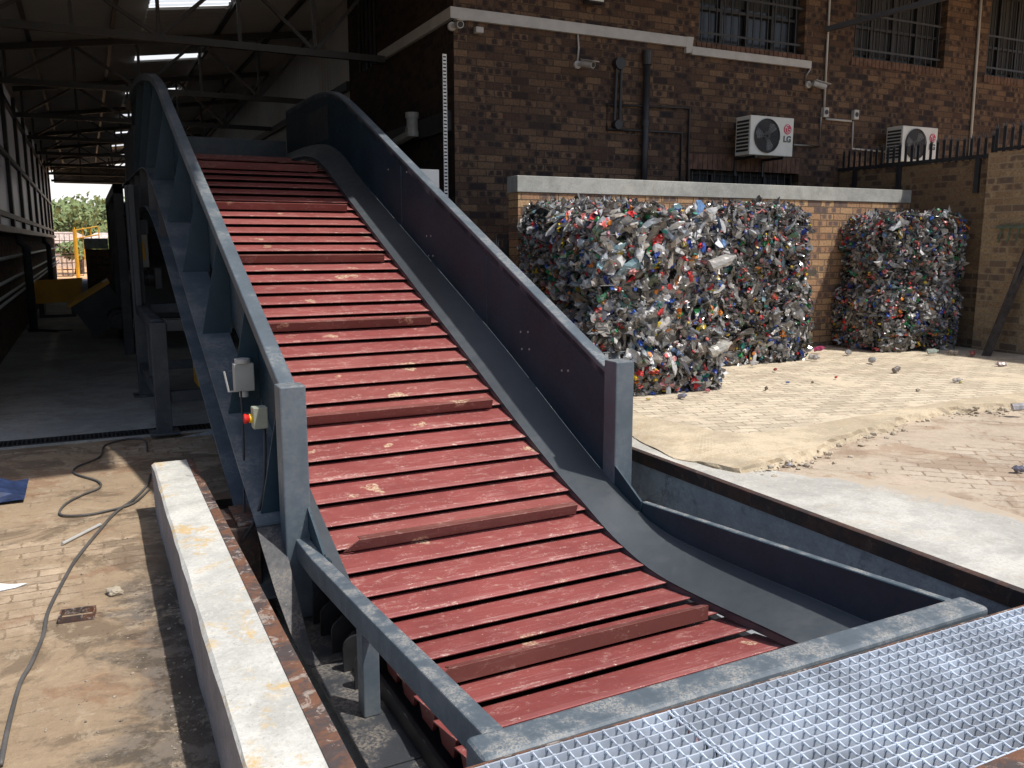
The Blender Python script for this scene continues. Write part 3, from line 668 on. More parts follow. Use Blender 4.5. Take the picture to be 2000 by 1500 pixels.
# front wall with real openings
openings = [(7.62, 9.52, 4.07, 5.45), (10.50, 12.50, 4.13, 5.45), (13.52, 15.4, 4.12, 5.45), (7.55, 9.55, 1.55, 2.39)]
xs = sorted({BX, 16.} | {o[0] for o in openings} | {o[1] for o in openings}); zs = sorted({-.4, 6.4} | {o[2] for o in openings} | {o[3] for o in openings})
b = MB()
for i in range(len(xs) - 1):
    for j in range(len(zs) - 1):
        cx, cz = (xs[i] + xs[i + 1]) / 2, (zs[j] + zs[j + 1]) / 2
        if not any(o[0] < cx < o[1] and o[2] < cz < o[3] for o in openings):
            b.quad((xs[i], BY, zs[j]), (xs[i + 1], BY, zs[j]), (xs[i + 1], BY, zs[j + 1]), (xs[i], BY, zs[j + 1]))
for o in openings:
    for q in (((o[0], BY, o[2]), (o[0], BY, o[3]), (o[0], BY + .22, o[3]), (o[0], BY + .22, o[2])), ((o[1], BY, o[2]), (o[1], BY, o[3]), (o[1], BY + .22, o[3]), (o[1], BY + .22, o[2])), ((o[0], BY, o[2]), (o[1], BY, o[2]), (o[1], BY + .22, o[2]), (o[0], BY + .22, o[2])), ((o[0], BY, o[3]), (o[1], BY, o[3]), (o[1], BY + .22, o[3]), (o[0], BY + .22, o[3]))): b.poly(q)
bp(b, 'front_wall', M['brick_build'])
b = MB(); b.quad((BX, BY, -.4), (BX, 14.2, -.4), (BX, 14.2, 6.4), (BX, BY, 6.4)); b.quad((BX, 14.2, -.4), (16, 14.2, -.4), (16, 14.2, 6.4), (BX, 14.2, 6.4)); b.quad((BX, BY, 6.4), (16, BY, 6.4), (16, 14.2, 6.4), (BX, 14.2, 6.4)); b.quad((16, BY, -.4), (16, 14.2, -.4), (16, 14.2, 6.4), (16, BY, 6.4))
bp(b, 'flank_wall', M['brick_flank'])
for i, o in enumerate(openings):
    b = MB(); b.quad((o[0], BY + .2, o[2]), (o[1], BY + .2, o[2]), (o[1], BY + .2, o[3]), (o[0], BY + .2, o[3]))
    win = bp(b, 'window', M['glass_dark'])
    b = MB(); nmu = 4
    for k in range(nmu + 1):
        x = o[0] + .02 + (o[1] - o[0] - .04) * k / nmu; b.box(x - .022, x + .022, BY + .14, BY + .19, o[2], o[3])
    b.box(o[0], o[1], BY + .142, BY + .188, o[2], o[2] + .05); b.box(o[0], o[1], BY + .142, BY + .188, o[3] - .05, o[3])
    if i < 3: b.box(o[0], o[1], BY + .142, BY + .188, o[2] + .46, o[2] + .50)
    bp(b, 'frame', M['bars'], parent=win)
    b = MB(); k = 0; x = o[0] + .08
    while x < o[1]:
        b.box(x - .007, x + .007, BY + .05, BY + .064, o[2] + .01, o[3]); x += .13
    for z in (o[2] + .12, o[2] + .62): 
        if z < o[3]: b.box(o[0], o[1], BY + .046, BY + .05, z, z + .03)
    bp(b, 'burglar_bars', M['bars'], parent=win)
    b = MB(); x = o[0] + .05
    while x < o[1] - .08:
        zlo = o[2] + .55 if i == 0 else o[2] + .1
        b.box(x, x + .075, BY + .195, BY + .198, zlo, o[3]); x += .09
    bp(b, 'blind', M['blind'], parent=win)
    b = MB(); n_ = int((o[1] - o[0] + .1) / .085)
    for k in range(n_):
        x = o[0] - .04 + k * .085
        if i < 3: b.box(x, x + .074, BY - .018, BY + .1, o[2] - .115, o[2] - .005)
        else: b.box(x, x + .074, BY - .006, BY + .1, o[3] + .005, o[3] + .21)
    bp(b, 'brick_sill' if i < 3 else 'brick_lintel', plain('sill_brick' + str(i), (.11, .062, .042), .9, 0, .4, 9), parent=win)
# flank window with daylight behind, high on the flank
b = MB(); p = at_x(668, 12, BX - .02); q = at_x(702, 50, BX - .02)
b.quad((BX - .012, 12.7, 4.0), (BX - .012, 13.5, 4.0), (BX - .012, 13.5, 5.6), (BX - .012, 12.7, 5.6)); fw = bp(b, 'window', M['glass_dark'])
b = MB(); [b.box(BX - .04, BX - .014, y, y + .03, 4.0, 5.6) for y in (12.7, 12.9, 13.1, 13.3, 13.47)]; bp(b, 'frame', M['bars'], parent=fw)

def wall_thing(name, label, cat, mb, mat, loc, **kw):
    return tag(mb.build(name, mat, None, loc, **kw), label, cat)
# pale cable trunking that steps down along the wall
b = MB(); f = BY - .055
b.box(BX - .06, 7.39, f, BY - .003, 3.965, 4.095); b.prism([(7.38, 4.02), (7.39, 4.10), (7.50, 4.10), (7.47, 3.90), (7.38, 3.89)], 'y', f - .002, BY - .003)
b.box(7.48, 9.63, f, BY - .003, 3.88, 3.985)
b.box(BX - .058, BX - .003, BY - .05, 12.5, 3.965, 4.095)
wall_thing('cable_trunking', 'pale grey cable trunking that steps down across the dark brick wall', 'cable trunking', b, M['pvc'], (7, BY, 4), bevel=.004)
# conduits
def conduit(pts, r, label, mat='pvc', name='conduit', cat='conduit'):
    m = MB(); m.tube(pts, r, 8); return wall_thing(name, label, cat, m, M[mat], pts[0], smooth=True)
Yc = BY - .025
conduit([(9.93, Yc, 6.2), (9.95, Yc, 3.34)], .016, 'thin white conduit running straight up from the bullet camera')
conduit([(13.21, Yc, 6.2), (13.27, Yc, 2.72)], .022, 'thin pale conduit right of the second air conditioner, high on the wall')
conduit([(9.90, Yc, 3.22), (9.90, Yc, 2.80), (9.40, Yc, 2.80)], .014, 'white angled pipe from the left air conditioner to its junction box')
conduit([(10.0, Yc, 3.20), (10.52, Yc, 3.20)], .016, 'short white conduit between the two junction boxes')
conduit([(10.56, Yc, 3.2), (10.57, Yc, 2.80), (11.6, Yc, 2.78)], .014, 'white angled pipe from junction box to the right air conditioner')
def junction(x, z, label):
    t = thing('junction_box', label, 'junction box', (x, BY - .04, z), 0, 'junction boxes above the air conditioners')
    m = MB(); m.box(x - .05, x + .05, BY - .07, BY - .003, z - .07, z + .07); m.build('box', M['pvc'], t, t.location, bevel=.008)
    m = MB(); m.disc((x, BY - .071, z), (0, -1, 0), .035, 16); m.build('switch', M['black'], t, t.location)
junction(9.96, 3.29, 'small junction box under the bullet camera'); junction(10.58, 3.295, 'small junction box between the air conditioners, the right hand one')
# security cameras
def bullet_cam(x, z, dirv, label):
    t = thing('security_camera', label, 'camera', (x, BY - .1, z), 0)
    m = MB(); m.tube([(x, BY - .003, z), (x, BY - .035, z)], .05, 14); m.tube([(x, BY - .035, z), (x + .03, BY - .11, z - .01)], .018, 8); m.build('bracket', M['pvc'], t, t.location, smooth=False)
    a = Vector((x + .03, BY - .12, z)); d = Vector(dirv).normalized()
    m = MB(); m.tube([a - d * .03, a + d * .17], .042, 14); m.box(-.048, .048, -.02, .22, .042, .05, Matrix.Translation(a) @ d.to_track_quat('Y', 'Z').to_matrix().to_4x4()); m.build('body', M['pvc'], t, t.location)
    m = MB(); m.tube([a + d * .171, a + d * .176], .032, 14); m.build('lens', M['black'], t, t.location)
bullet_cam(9.62, 3.66, (1, -.35, -.25), 'pale bullet camera at the right end of the trunking')
bullet_cam(5.72, 3.60, (.3, -1, -.25), 'pale bullet camera hanging on its cable below the trunking')
bullet_cam(4.02, 3.88, (-.2, -1, -.2), 'dark little camera on the building corner under the trunking')
conduit([(5.72, Yc, 3.96), (5.735, Yc, 3.8), (5.72, Yc, 3.64)], .012, 'short white cable drop to the hanging bullet camera', name='cable_drop', cat='cable')
conduit([(9.64, Yc, 3.88), (9.56, Yc, 3.78), (9.57, Yc, 3.68)], .012, 'white cable loop from trunking end to the bullet camera', name='cable_drop', cat='cable')
t = thing('floodlight', 'square floodlight at the top edge of the photo above the trunking', 'floodlight', (5.9, BY - .12, 4.4))
m = MB(); m.box(5.76, 6.0, BY - .2, BY - .06, 4.32, 4.5, ); m.build('housing', M['bars'], t, t.location, bevel=.01)
m = MB(); m.box(5.78, 5.98, BY - .207, BY - .2, 4.335, 4.485); m.build('lens', M['ac'], t, t.location)
m = MB(); m.box(5.86, 5.9, BY - .06, BY - .003, 4.39, 4.43); m.build('bracket', M['bars'], t, t.location)
m = MB(); m.box(4.30, 4.40, BY - .09, BY - .003, 3.83, 3.90); wall_thing('sensor_unit', 'tiny pale sensor under the trunking near the building corner', 'sensor', m, M['pvc'], (4.35, BY, 3.85), bevel=.01)
# black soil pipe, stub pipe and thin pipe loops
t = thing('soil_pipe', 'thick black vertical pipe on the brick wall', 'pipe', (6.735, BY - .07, 2))
m = MB(); m.tube([(6.735, BY - .07, 1.5), (6.745, BY - .07, 3.75)], .045, 14); m.build('pipe', M['bars'], t, t.location, smooth=True)
m = MB(); m.tube([(6.745, BY - .07, 3.68), (6.745, BY - .07, 3.85)], .06, 14); m.build('collar', M['bars'], t, t.location)
m = MB(); m.tube([(6.74, BY - .07, 2.9), (6.74, BY - .07, 2.98)], .055, 14); m.build('collar', M['bars'], t, t.location)
t = thing('vent_pipe', 'short double black vent pipe ending in a round cap', 'pipe', (6.31, BY - .06, 3.2))
m = MB(); m.tube([(6.29, BY - .05, 3.62), (6.27, BY - .05, 2.95)], .02, 8); m.tube([(6.36, BY - .05, 3.62), (6.35, BY - .05, 2.95)], .02, 8); m.build('pipes', M['bars'], t, t.location)
m = MB(); m.tube([(6.32, BY - .1, 3.66), (6.32, BY - .003, 3.66)], .075, 16); m.build('cap', M['bars'], t, t.location)
m = MB(); m.tube([(6.31, BY - .1, 2.9), (6.31, BY - .003, 2.9)], .06, 16); m.build('cap', M['bars'], t, t.location)
conduit([(7.37, Yc, 1.6), (7.37, Yc, 2.86), (6.17, Yc, 2.84), (6.165, Yc, 3.15), (7.49, Yc, 3.19), (7.49, Yc, 1.6)], .016, 'thin dark pipe bent in a rectangular loop on the brick wall', 'bars', 'thin_pipe', 'pipe')
# grey pvc branch pipe and galvanised slotted rail on the flank side
t = thing('drain_pipe', 'grey drain pipe with a branch on the dark flank wall', 'pipe', (3.95, 11.2, 3))
A, Bq = at_x(805, 228, 3.93), at_x(805, 266, 3.93)
m = MB(); m.tube([(3.93, A.y, A.z), (3.93, A.y, Bq.z)], .075, 14); m.tube([(3.93, A.y, A.z - .02), (3.93, A.y, A.z + .05)], .09, 14); m.tube([(3.93, A.y, Bq.z - .01), (3.93, A.y, Bq.z + .06)], .09, 14); m.tube([(3.85, A.y, A.z - .18), (3.93, A.y, A.z - .18)], .06, 12); m.tube([(3.93, A.y, A.z - .2), (3.93, A.y + 1.4, A.z - .32)], .06, 12); m.build('pipe', M['grey_pl'], t, t.location)
m = MB()
for z in np.arange(1.9, 3.56, .04): m.box(3.895, 3.945, BY - .03, BY - .024, z, z + .024)
m.box(3.895, 3.901, BY - .031, BY - .022, 1.9, 3.56); m.box(3.939, 3.945, BY - .031, BY - .022, 1.9, 3.56)
wall_thing('slotted_rail', 'white slotted metal rail standing at the building corner', 'rail', m, M['white_pl'], (3.92, BY, 2))
t = thing('white_cabinet', 'white sheet metal cabinet half hidden behind the conveyor side', 'cabinet', (3.37, 9.0, 0))
A = at_y(826, 330, 8.8); Bq = at_y(858, 345, 8.8)
m = MB(); m.box(A.x - .12, Bq.x, 8.8, 9.2, 0, A.z); m.build('body', M['white_pl'], t, t.location, bevel=.008)
m = MB(); m.box(A.x - .10, Bq.x - .03, 8.79, 8.798, .1, A.z - .05); m.build('door', M['white_pl'], t, t.location)
# air conditioners
def text_mesh(s, size, loc, mat, parent, name):
    cu = bpy.data.curves.new(name, 'FONT'); cu.body = s; cu.size = size; cu.extrude = .002; cu.align_x = 'CENTER'; cu.align_y = 'CENTER'
    cu.resolution_u = 4; cu.offset = .006 * size / .1 * .6
    o = bpy.data.objects.new(name + '_tmp', cu); COL.objects.link(o); dg = bpy.context.evaluated_depsgraph_get(); me = bpy.data.meshes.new_from_object(o.evaluated_get(dg)); bpy.data.objects.remove(o)
    me.transform(Matrix.Translation(Vector(loc) - parent.location) @ Matrix.Rotation(R(90), 4, 'X')); me.materials.clear(); me.materials.append(mat)
    ob = bpy.data.objects.new(name, me); COL.objects.link(ob); ob.parent = parent; return ob
def aircon(x, z, label):
    w, h, y = .775, .52, BY - .46
    t = thing('air_conditioner', label, 'air conditioner', (x + w / 2, BY - .3, z), 0, 'white air conditioner units on the brick wall')
    m = MB(); m.box(x, x + w, y, y + .30, z, z + h); m.build('casing', M['ac'], t, t.location, bevel=.012)
    fx, fz = x + .29, z + h * .5
    m = MB(); m.disc((fx, y - .001, fz), (0, -1, 0), .222, 40, .006); m.build('fan_opening', M['black'], t, t.location)
    m = MB()
    for k in range(3):
        a = k * 2.094 + .5; d = Vector((math.cos(a), 0, math.sin(a))); e = Vector((math.cos(a + .8), 0, math.sin(a + .8))); c0 = Vector((fx, y - .009, fz))
        m.poly([c0 + d * .05, c0 + d * .20, c0 + (d + e).normalized() * .205, c0 + e * .17, c0 + e * .05])
    m.disc((fx, y - .008, fz), (0, -1, 0), .06, 16, .004); m.build('fan_blade', plain('fan_grey' + str(int(x)), (.11, .115, .115), .5), t, t.location)
    m = MB()
    for rr in (.05, .085, .12, .155, .19, .222):
        m.tube([(fx + rr * math.cos(a), y - .016, fz + rr * math.sin(a)) for a in np.linspace(0, 2 * math.pi, 33)], .0022 if rr < .22 else .006, 5, False)
    for a in np.linspace(0, math.pi, 9)[:-1]: m.tube([(fx - .22 * math.cos(a), y - .018, fz - .22 * math.sin(a)), (fx + .22 * math.cos(a), y - .018, fz + .22 * math.sin(a))], .0018, 4)
    m.build('fan_guard', M['bars'], t, t.location)
    m = MB()
    for k in range(9): m.box(x - .006, x - .001, y + .03, y + .27, z + .05 + k * .048, z + .05 + k * .048 + .03)
    m.build('side_louvre', M['bars'], t, t.location)
    lx, lz = x + w - .115, z + h * .70
    m = MB(); m.disc((lx, y - .001, lz), (0, -1, 0), .068, 32, .004); lg = m.build('emblem', M['logo_red'], t, t.location)
    m = MB(); yy = y - .0075
    m.tube([(lx + .05 * math.cos(a), yy, lz + .05 * math.sin(a)) for a in np.linspace(R(75), R(360), 22)], .0045, 5); m.tube([(lx + .05, yy, lz), (lx + .02, yy, lz)], .0045, 5)
    m.tube([(lx - .006, yy, lz + .028), (lx - .006, yy, lz - .026), (lx + .014, yy, lz - .026)], .0045, 5); m.disc((lx - .027, yy + .004, lz + .022), (0, -1, 0), .009, 12, .006)
    g_ = m.build('emblem_mark', M['logo_white'], lg, t.location); text_mesh('LG', .115, (lx, y - .004, z + h * .44), M['logo_grey'], t, 'lettering')
    m = MB()
    for xx in (x + .12, x + w - .15): m.box(xx, xx + .03, y + .02, BY - .003, z - .035, z - .002); m.box(xx, xx + .03, BY - .03, BY - .003, z - .25, z - .036)
    m.build('bracket', M['bars'], t, t.location)
aircon(8.185, 2.573, 'white air conditioner over the low barred window, its front fully clear')
aircon(11.13, 2.605, 'white air conditioner partly hidden by the palisade spikes')

# ================================================================ YARD WALLS
WY = 8.45
yw = thing('yard_wall', 'low tan brick wall with a concrete coping behind the plastic bales', 'wall', (7.3, WY, 0))
b = MB(); b.box(4.24, 10.36, WY, WY + .23, -.3, 1.93); b.build('brickwork', M['brick_yard'], yw, yw.location)
b = MB(); b.box(4.225, 10.36, WY - .015, WY + .245, 1.932, 2.108); b.build('coping', M['conc_coping'], yw, yw.location, bevel=.006)
RX = 10.36
sw = thing('side_wall', 'tall brown brick boundary wall at the right with spikes on top', 'wall', (RX + .15, 8, 0))
b = MB(); b.box(RX, RX + .23, 7.26, 9.75, -.3, 2.44); b.build('brickwork', M['brick_side'], sw, sw.location)
b = MB(); b.box(RX - .11, RX + .23, -3., 7.255, -.3, 2.50); b.build('thick_brickwork', M['brick_pier'], sw, sw.location)
pf = thing('palisade_fence', 'black steel palisade spikes bolted along the top of the side wall', 'fence', (RX, 8, 2.4))
def pales(mb, xq, ya, yb, z0, z1, step=.10):
    y = ya
    while y < yb:
        w = .021; zz = z1 + random.uniform(-.02, .02)
        mb.prism([(y - w, z0), (y + w, z0), (y + w, zz - .09), (y + w * 1.15, zz - .02), (y + w * .45, zz - .07), (y, zz), (y - w * .45, zz - .07), (y - w * 1.15, zz - .02), (y - w, zz - .09)], 'x', xq, xq + .007); y += step
b = MB(); pales(b, RX + .02, 7.3, 9.7, 2.40, 2.78); pales(b, RX - .06, 2.5, 7.22, 2.46, 2.86); b.build('pales', M['bars'], pf, pf.location)
b = MB(); b.box(RX - .035, RX + .018, 7.28, 9.75, 2.45, 2.50); b.box(RX - .05, RX - .0, 2.5, 7.22, 2.52, 2.56); b.build('rail', M['bars'], pf, pf.location)
for y in (7.42, 8.62, 9.4):
    b = MB(); b.box(RX - .045, RX - .003, y, y + .06, 2.02, 2.45); b.build('post', M['bars'], pf, pf.location)
pg = thing('palisade_gate', 'short run of black palisade spikes beside the yard wall end', 'fence', (4.0, 8.7, 0))
b = MB()
for i, x in enumerate(np.arange(3.55, 4.22, .125)):
    b.prism([(x - .03, 0.05), (x + .03, .05), (x + .03, 1.36), (x + .034, 1.43), (x + .012, 1.37), (x, 1.47), (x - .012, 1.37), (x - .034, 1.43), (x - .03, 1.36)], 'y', 8.6, 8.607)
b.build('pales', M['bars'], pg, pg.location)
b = MB(); b.box(3.5, 4.22, 8.61, 8.65, 1.14, 1.19); b.box(3.5, 4.22, 8.61, 8.65, .3, .35); b.build('rail', M['bars'], pg, pg.location)
# leaning timber and green rack at the right
for i, (px0, px1, w, lab) in enumerate((((1925, 700), (1998, 520), .10, 'long dark timber plank leaning most against the right wall'), ((1975, 690), (2010, 470), .12, 'dark timber plank leaning at the right edge of the photo'))):
    A = at_z(*px0, .0); A.x = min(A.x, 10.0); B_ = at_x(*px1, 10.2); b = MB(); b.beam(A + Vector((0, 0, .02)), B_, w, .04); tag(b.build('timber_plank', M['wood'], None, A), lab, 'plank')
b = MB(); A = at_x(1950, 442, RX - .12); B_ = at_x(2010, 436, RX - .12)
b.box(RX - .16, RX - .113, B_.y - .3, A.y, A.z - .03, A.z + .01)
for k in range(6): y = A.y - .06 - k * .11; b.tube([(RX - .14, y, A.z - .03), (RX - .16, y, A.z - .12), (RX - .14, y + .03, A.z - .2)], .012, 6)
tag(b.build('hook_rail', plain('green_paint', (.10, .13, .09), .6), None, A), 'green hook rail fixed on the right boundary wall', 'hook rail')

# ================================================================ BALES of crushed plastic bottles
def bale_mats():
    k = N('crushed_clear_plastic'); at = k.n('ShaderNodeAttribute', attribute_name='tint'); c = at.outputs['Color']
    c = k.mix(k.ramp(k.noise(k.pos(), 25, 3), .3, .7, 0., .35), c, (.05, .05, .05))
    k.fin(c, .13, 0., .9); k.b.inputs['Alpha'].default_value = .86
    k2 = N('crushed_solid_plastic'); at = k2.n('ShaderNodeAttribute', attribute_name='tint'); k2.fin(at.outputs['Color'], .35, 0., .5)
    return [k.m, k2.m, plain('bale_core', (.05, .046, .042), .8, 0, .5, 20)]
BM = bale_mats()
CLEAR = [(.48, .46, .43), (.32, .30, .275), (.24, .215, .185), (.62, .61, .59), (.16, .14, .115), (.36, .39, .41), (.27, .24, .20), (.72, .73, .74), (.10, .10, .10), (.30, .28, .25), (.17, .155, .135), (.08, .078, .075)]
TINTS = [(.05, .20, .09), (.03, .13, .10), (.08, .16, .30), (.16, .09, .04), (.20, .33, .36), (.10, .16, .08)]
SOLID = [(.62, .18, .16), (.66, .32, .30), (.55, .04, .04), (.62, .05, .05), (.6, .12, .1), (.03, .06, .32), (.05, .12, .45), (.02, .03, .12), (.7, .7, .68), (.75, .74, .7), (.65, .63, .6), (.62, .45, .04), (.6, .2, .03), (.04, .3, .1), (.03, .2, .16), (.45, .2, .22), (.04, .04, .05)]
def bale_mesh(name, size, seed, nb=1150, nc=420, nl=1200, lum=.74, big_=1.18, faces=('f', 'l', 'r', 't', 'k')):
    g = np.random.default_rng(seed); sx, sy, sz = size; Vv, Ff, Cc, Mi = [], [], [], []
    cnt = 0
    area = {'f': sx * sz, 'k': sx * sz, 'l': sy * sz, 'r': sy * sz, 't': sx * sy}; fl = list(faces); pr = np.array([area[q] * (.5 if q == 'k' else 1.) for q in fl]); pr /= pr.sum()
    def site(depth):
        q = fl[g.choice(len(fl), p=pr)]; u, v = g.uniform(-.5, .5), g.uniform(0, 1); d = depth
        bul = .05 * math.cos(u * math.pi) * math.sin(v * math.pi)
        if q == 'f': return Vector((u * sx, -sy / 2 + d - bul, v * sz)), Vector((0, -1, 0))
        if q == 'k': return Vector((u * sx, sy / 2 - d + bul, v * sz)), Vector((0, 1, 0))
        if q == 'l': return Vector((-sx / 2 + d - bul, u * sy, v * sz)), Vector((-1, 0, 0))
        if q == 'r': return Vector((sx / 2 - d + bul, u * sy, v * sz)), Vector((1, 0, 0))
        return Vector((u * sx, g.uniform(-.5, .5) * sy, sz - d + bul * .5)), Vector((0, 0, 1))
    def add(verts, fcs, col, mi):
        nonlocal cnt
        Vv.extend(verts); Ff.extend([tuple(cnt + i for i in f) for f in fcs]); Cc.extend([col] * len(fcs)); Mi.extend([mi] * len(fcs)); cnt += len(verts)
    def frame(nrm, tilt):
        a = Vector(g.normal(size=3)); a = (a - nrm * a.dot(nrm) * (1 - tilt)).normalized()
        bq = nrm.cross(a)
        if bq.length < .1: bq = Vector((0, 0, 1)).cross(a)
        bq.normalize(); return a, bq, a.cross(bq).normalized()
    # crushed bottles: flattened, dented tubes with a neck
    for _ in range(nb):
        p, nrm = site(g.uniform(-.02, .06)); a, bq, c = frame(nrm, .45); L = g.uniform(.08, .21) * big_; r0 = g.uniform(.018, .038) * big_; fl_ = g.uniform(.15, .6); sd = 6
        prof = [(-.5, .6), (-.40, 1.), (-.15, g.uniform(.5, 1.1)), (.1, g.uniform(.45, 1.1)), (.32, .95), (.45, .4), (.5, .32)]
        vs = []; ph = g.uniform(0, 6.28); bend = g.normal() * .5
        for t, rr in prof:
            for k in range(sd):
                an = 2 * math.pi * k / sd + ph; q = g.uniform(.45, 1.4)
                vs.append(tuple(p + a * (t * L * g.uniform(.9, 1.1)) + bq * (math.cos(an) * r0 * rr * q) + c * (math.sin(an) * r0 * rr * fl_ * q + bend * L * t * t)))
        fs = [(i * sd + k, i * sd + (k + 1) % sd, (i + 1) * sd + (k + 1) % sd, (i + 1) * sd + k) for i in range(len(prof) - 1) for k in range(sd)] + [tuple(range(sd))]
        if g.random() < .90: col = CLEAR[g.integers(len(CLEAR))]
        else: col = TINTS[g.integers(len(TINTS))]
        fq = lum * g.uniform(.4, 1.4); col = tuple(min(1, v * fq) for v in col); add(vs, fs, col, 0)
        if g.random() < .12:                                       # the cap is still on the neck
            cc = SOLID[g.integers(len(SOLID))]; e0 = p + a * (L * .5) + c * (bend * L * .25); vs = []
            for tt in (0, .014):
                for k in range(7): an = 2 * math.pi * k / 7; vs.append(tuple(e0 + a * tt + bq * (.014 * math.cos(an)) + c * (.014 * math.sin(an))))
            add(vs, [(k, (k + 1) % 7, 7 + (k + 1) % 7, 7 + k) for k in range(7)] + [tuple(range(7, 14))], cc, 1)
    for _ in range(nc):                                           # loose caps and bottle bottoms
        p, nrm = site(g.uniform(-.03, .03)); d = (nrm + Vector(g.normal(size=3)) * .7).normalized(); a = d.orthogonal().normalized(); bq = d.cross(a); rr = g.uniform(.011, .019) * big_; vs = []
        for tt, q in ((0, 1), (.013, 1.), (.015, .8)):
            for k in range(8): an = 2 * math.pi * k / 8; vs.append(tuple(p + d * tt + (a * math.cos(an) + bq * math.sin(an)) * rr * q))
        add(vs, [(r_ * 8 + k, r_ * 8 + (k + 1) % 8, r_ * 8 + 8 + (k + 1) % 8, r_ * 8 + 8 + k) for r_ in (0, 1) for k in range(8)] + [tuple(range(16, 24))], SOLID[g.integers(len(SOLID))], 1)
    for _ in range(nl):                                           # torn labels, film and crumpled shards
        p, nrm = site(g.uniform(-.045, .02)); a, bq, c = frame(nrm, .5); big = g.random() < .12
        w, h = (g.uniform(.10, .2), g.uniform(.06, .12)) if big else (g.uniform(.022, .08) * big_, g.uniform(.010, .042) * big_); vs = []; cr = .03 if big else .014
        for i in range(5):
            for j in range(4): vs.append(tuple(p + a * ((i / 4 - .5) * w) + bq * ((j / 3 - .5) * h) + c * g.normal() * cr + Vector(g.normal(size=3)) * cr * .3))
        fs = [(i * 4 + j, i * 4 + j + 1, i * 4 + j + 5, i * 4 + j + 4) for i in range(4) for j in range(3)]
        if g.random() < .46 and not big: add(vs, fs, SOLID[g.integers(len(SOLID))], 1)
        else:
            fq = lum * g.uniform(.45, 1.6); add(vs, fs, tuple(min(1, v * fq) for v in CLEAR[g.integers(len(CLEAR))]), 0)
    # squeezed, uneven outline
    off = Vector((seed * 3.1, seed * 1.7, 0))
    for i, q in enumerate(Vv):
        q = Vector(q); n3 = Vector((mnoise.noise(q * 2.6 + off), mnoise.noise(q * 2.6 + off + Vector((9, 2, 4))), mnoise.noise(q * 2.6 + off + Vector((3, 8, 6)))))
        ex = abs(q.x) / (sx / 2); ez = abs(q.z - sz / 2) / (sz / 2); rd = 1 - .05 * max(0, ex - .75) * max(0, ez - .7) * 40
        q = Vector((q.x * (1 - .035 * max(0, ez - .78) / .22), q.y * (1 - .04 * max(0, ex - .8) / .2), q.z - .035 * max(0, ex - .76) / .28 * (1 if q.z > sz * .6 else 0)))
        n3.z *= 1.0 if q.z > sz * .25 else .15
        Vv[i] = tuple(q + n3 * .05)
    # core
    n = 9; core = bmesh.new(); bmesh.ops.create_cube(core, size=1.); bmesh.ops.subdivide_edges(core, edges=core.edges, cuts=6, use_grid_fill=True)
    cv = []
    for v in core.verts:
        q = Vector((v.co.x * (sx - .10), v.co.y * (sy - .10), (v.co.z + .5) * (sz - .05))); q += Vector((mnoise.noise(q * 6), mnoise.noise(q * 6 + Vector((5, 5, 5))), mnoise.noise(q * 6 + Vector((9, 1, 2))))) * .035; cv.append(tuple(q))
    core.verts.index_update(); add(cv, [tuple(v.index for v in f.verts) for f in core.faces], (.05, .05, .05), 2); core.free()
    me = bpy.data.meshes.new(name); me.from_pydata(Vv, [], Ff)
    for m_ in BM: me.materials.append(m_)
    me.polygons.foreach_set('material_index', Mi)
    at = me.attributes.new('tint', 'FLOAT_COLOR', 'FACE'); at.data.foreach_set('color', np.array([(*c, 1) for c in Cc], dtype=np.float32).ravel())
    return me
BG = 'bales of crushed plastic bottles stacked in the yard'
def bale(loc, size, seed, rz, label, **kw):
    t = thing('plastic_bale', label, 'bale', loc, R(rz), BG)
    o = bpy.data.objects.new('bottle_block', bale_mesh('bottle_block', size, seed, **kw)); COL.objects.link(o); o.parent = t
    sx, sy, sz = size; m = MB()
    for z in (.22, .5, .76):
        zz = sz * z; e = .03
        m.tube([(-sx / 2 - e, -sy / 2 - e, zz), (sx / 2 + e, -sy / 2 - e, zz + .01), (sx / 2 + e, sy / 2 + e, zz), (-sx / 2 - e, sy / 2 + e, zz), (-sx / 2 - e, -sy / 2 - e, zz)], .0055, 4)
    m.build('baling_wire', M['bars'], t)
z2 = .80
bale((4.62, 6.80, .045), (1.28, 1.10, .80), 11, -4, 'bottom bale of the nearest stack, just behind the right conveyor post', lum=1.0, big_=1.3)  # lum paints sunlight into the front stack's colours, besides its whiter labels
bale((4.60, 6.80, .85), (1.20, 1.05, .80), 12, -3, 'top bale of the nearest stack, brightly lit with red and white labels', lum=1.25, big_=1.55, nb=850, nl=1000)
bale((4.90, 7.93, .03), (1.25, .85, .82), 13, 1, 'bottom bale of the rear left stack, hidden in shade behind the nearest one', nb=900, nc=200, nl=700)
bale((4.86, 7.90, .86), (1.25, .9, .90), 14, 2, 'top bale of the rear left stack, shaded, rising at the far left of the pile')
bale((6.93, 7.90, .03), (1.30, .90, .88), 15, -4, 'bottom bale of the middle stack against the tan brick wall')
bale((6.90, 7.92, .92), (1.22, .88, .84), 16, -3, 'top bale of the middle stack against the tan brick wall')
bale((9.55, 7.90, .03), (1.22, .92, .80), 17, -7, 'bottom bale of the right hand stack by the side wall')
bale((9.62, 7.92, .84), (1.16, .86, .86), 18, -9, 'top bale of the right hand stack by the side wall')
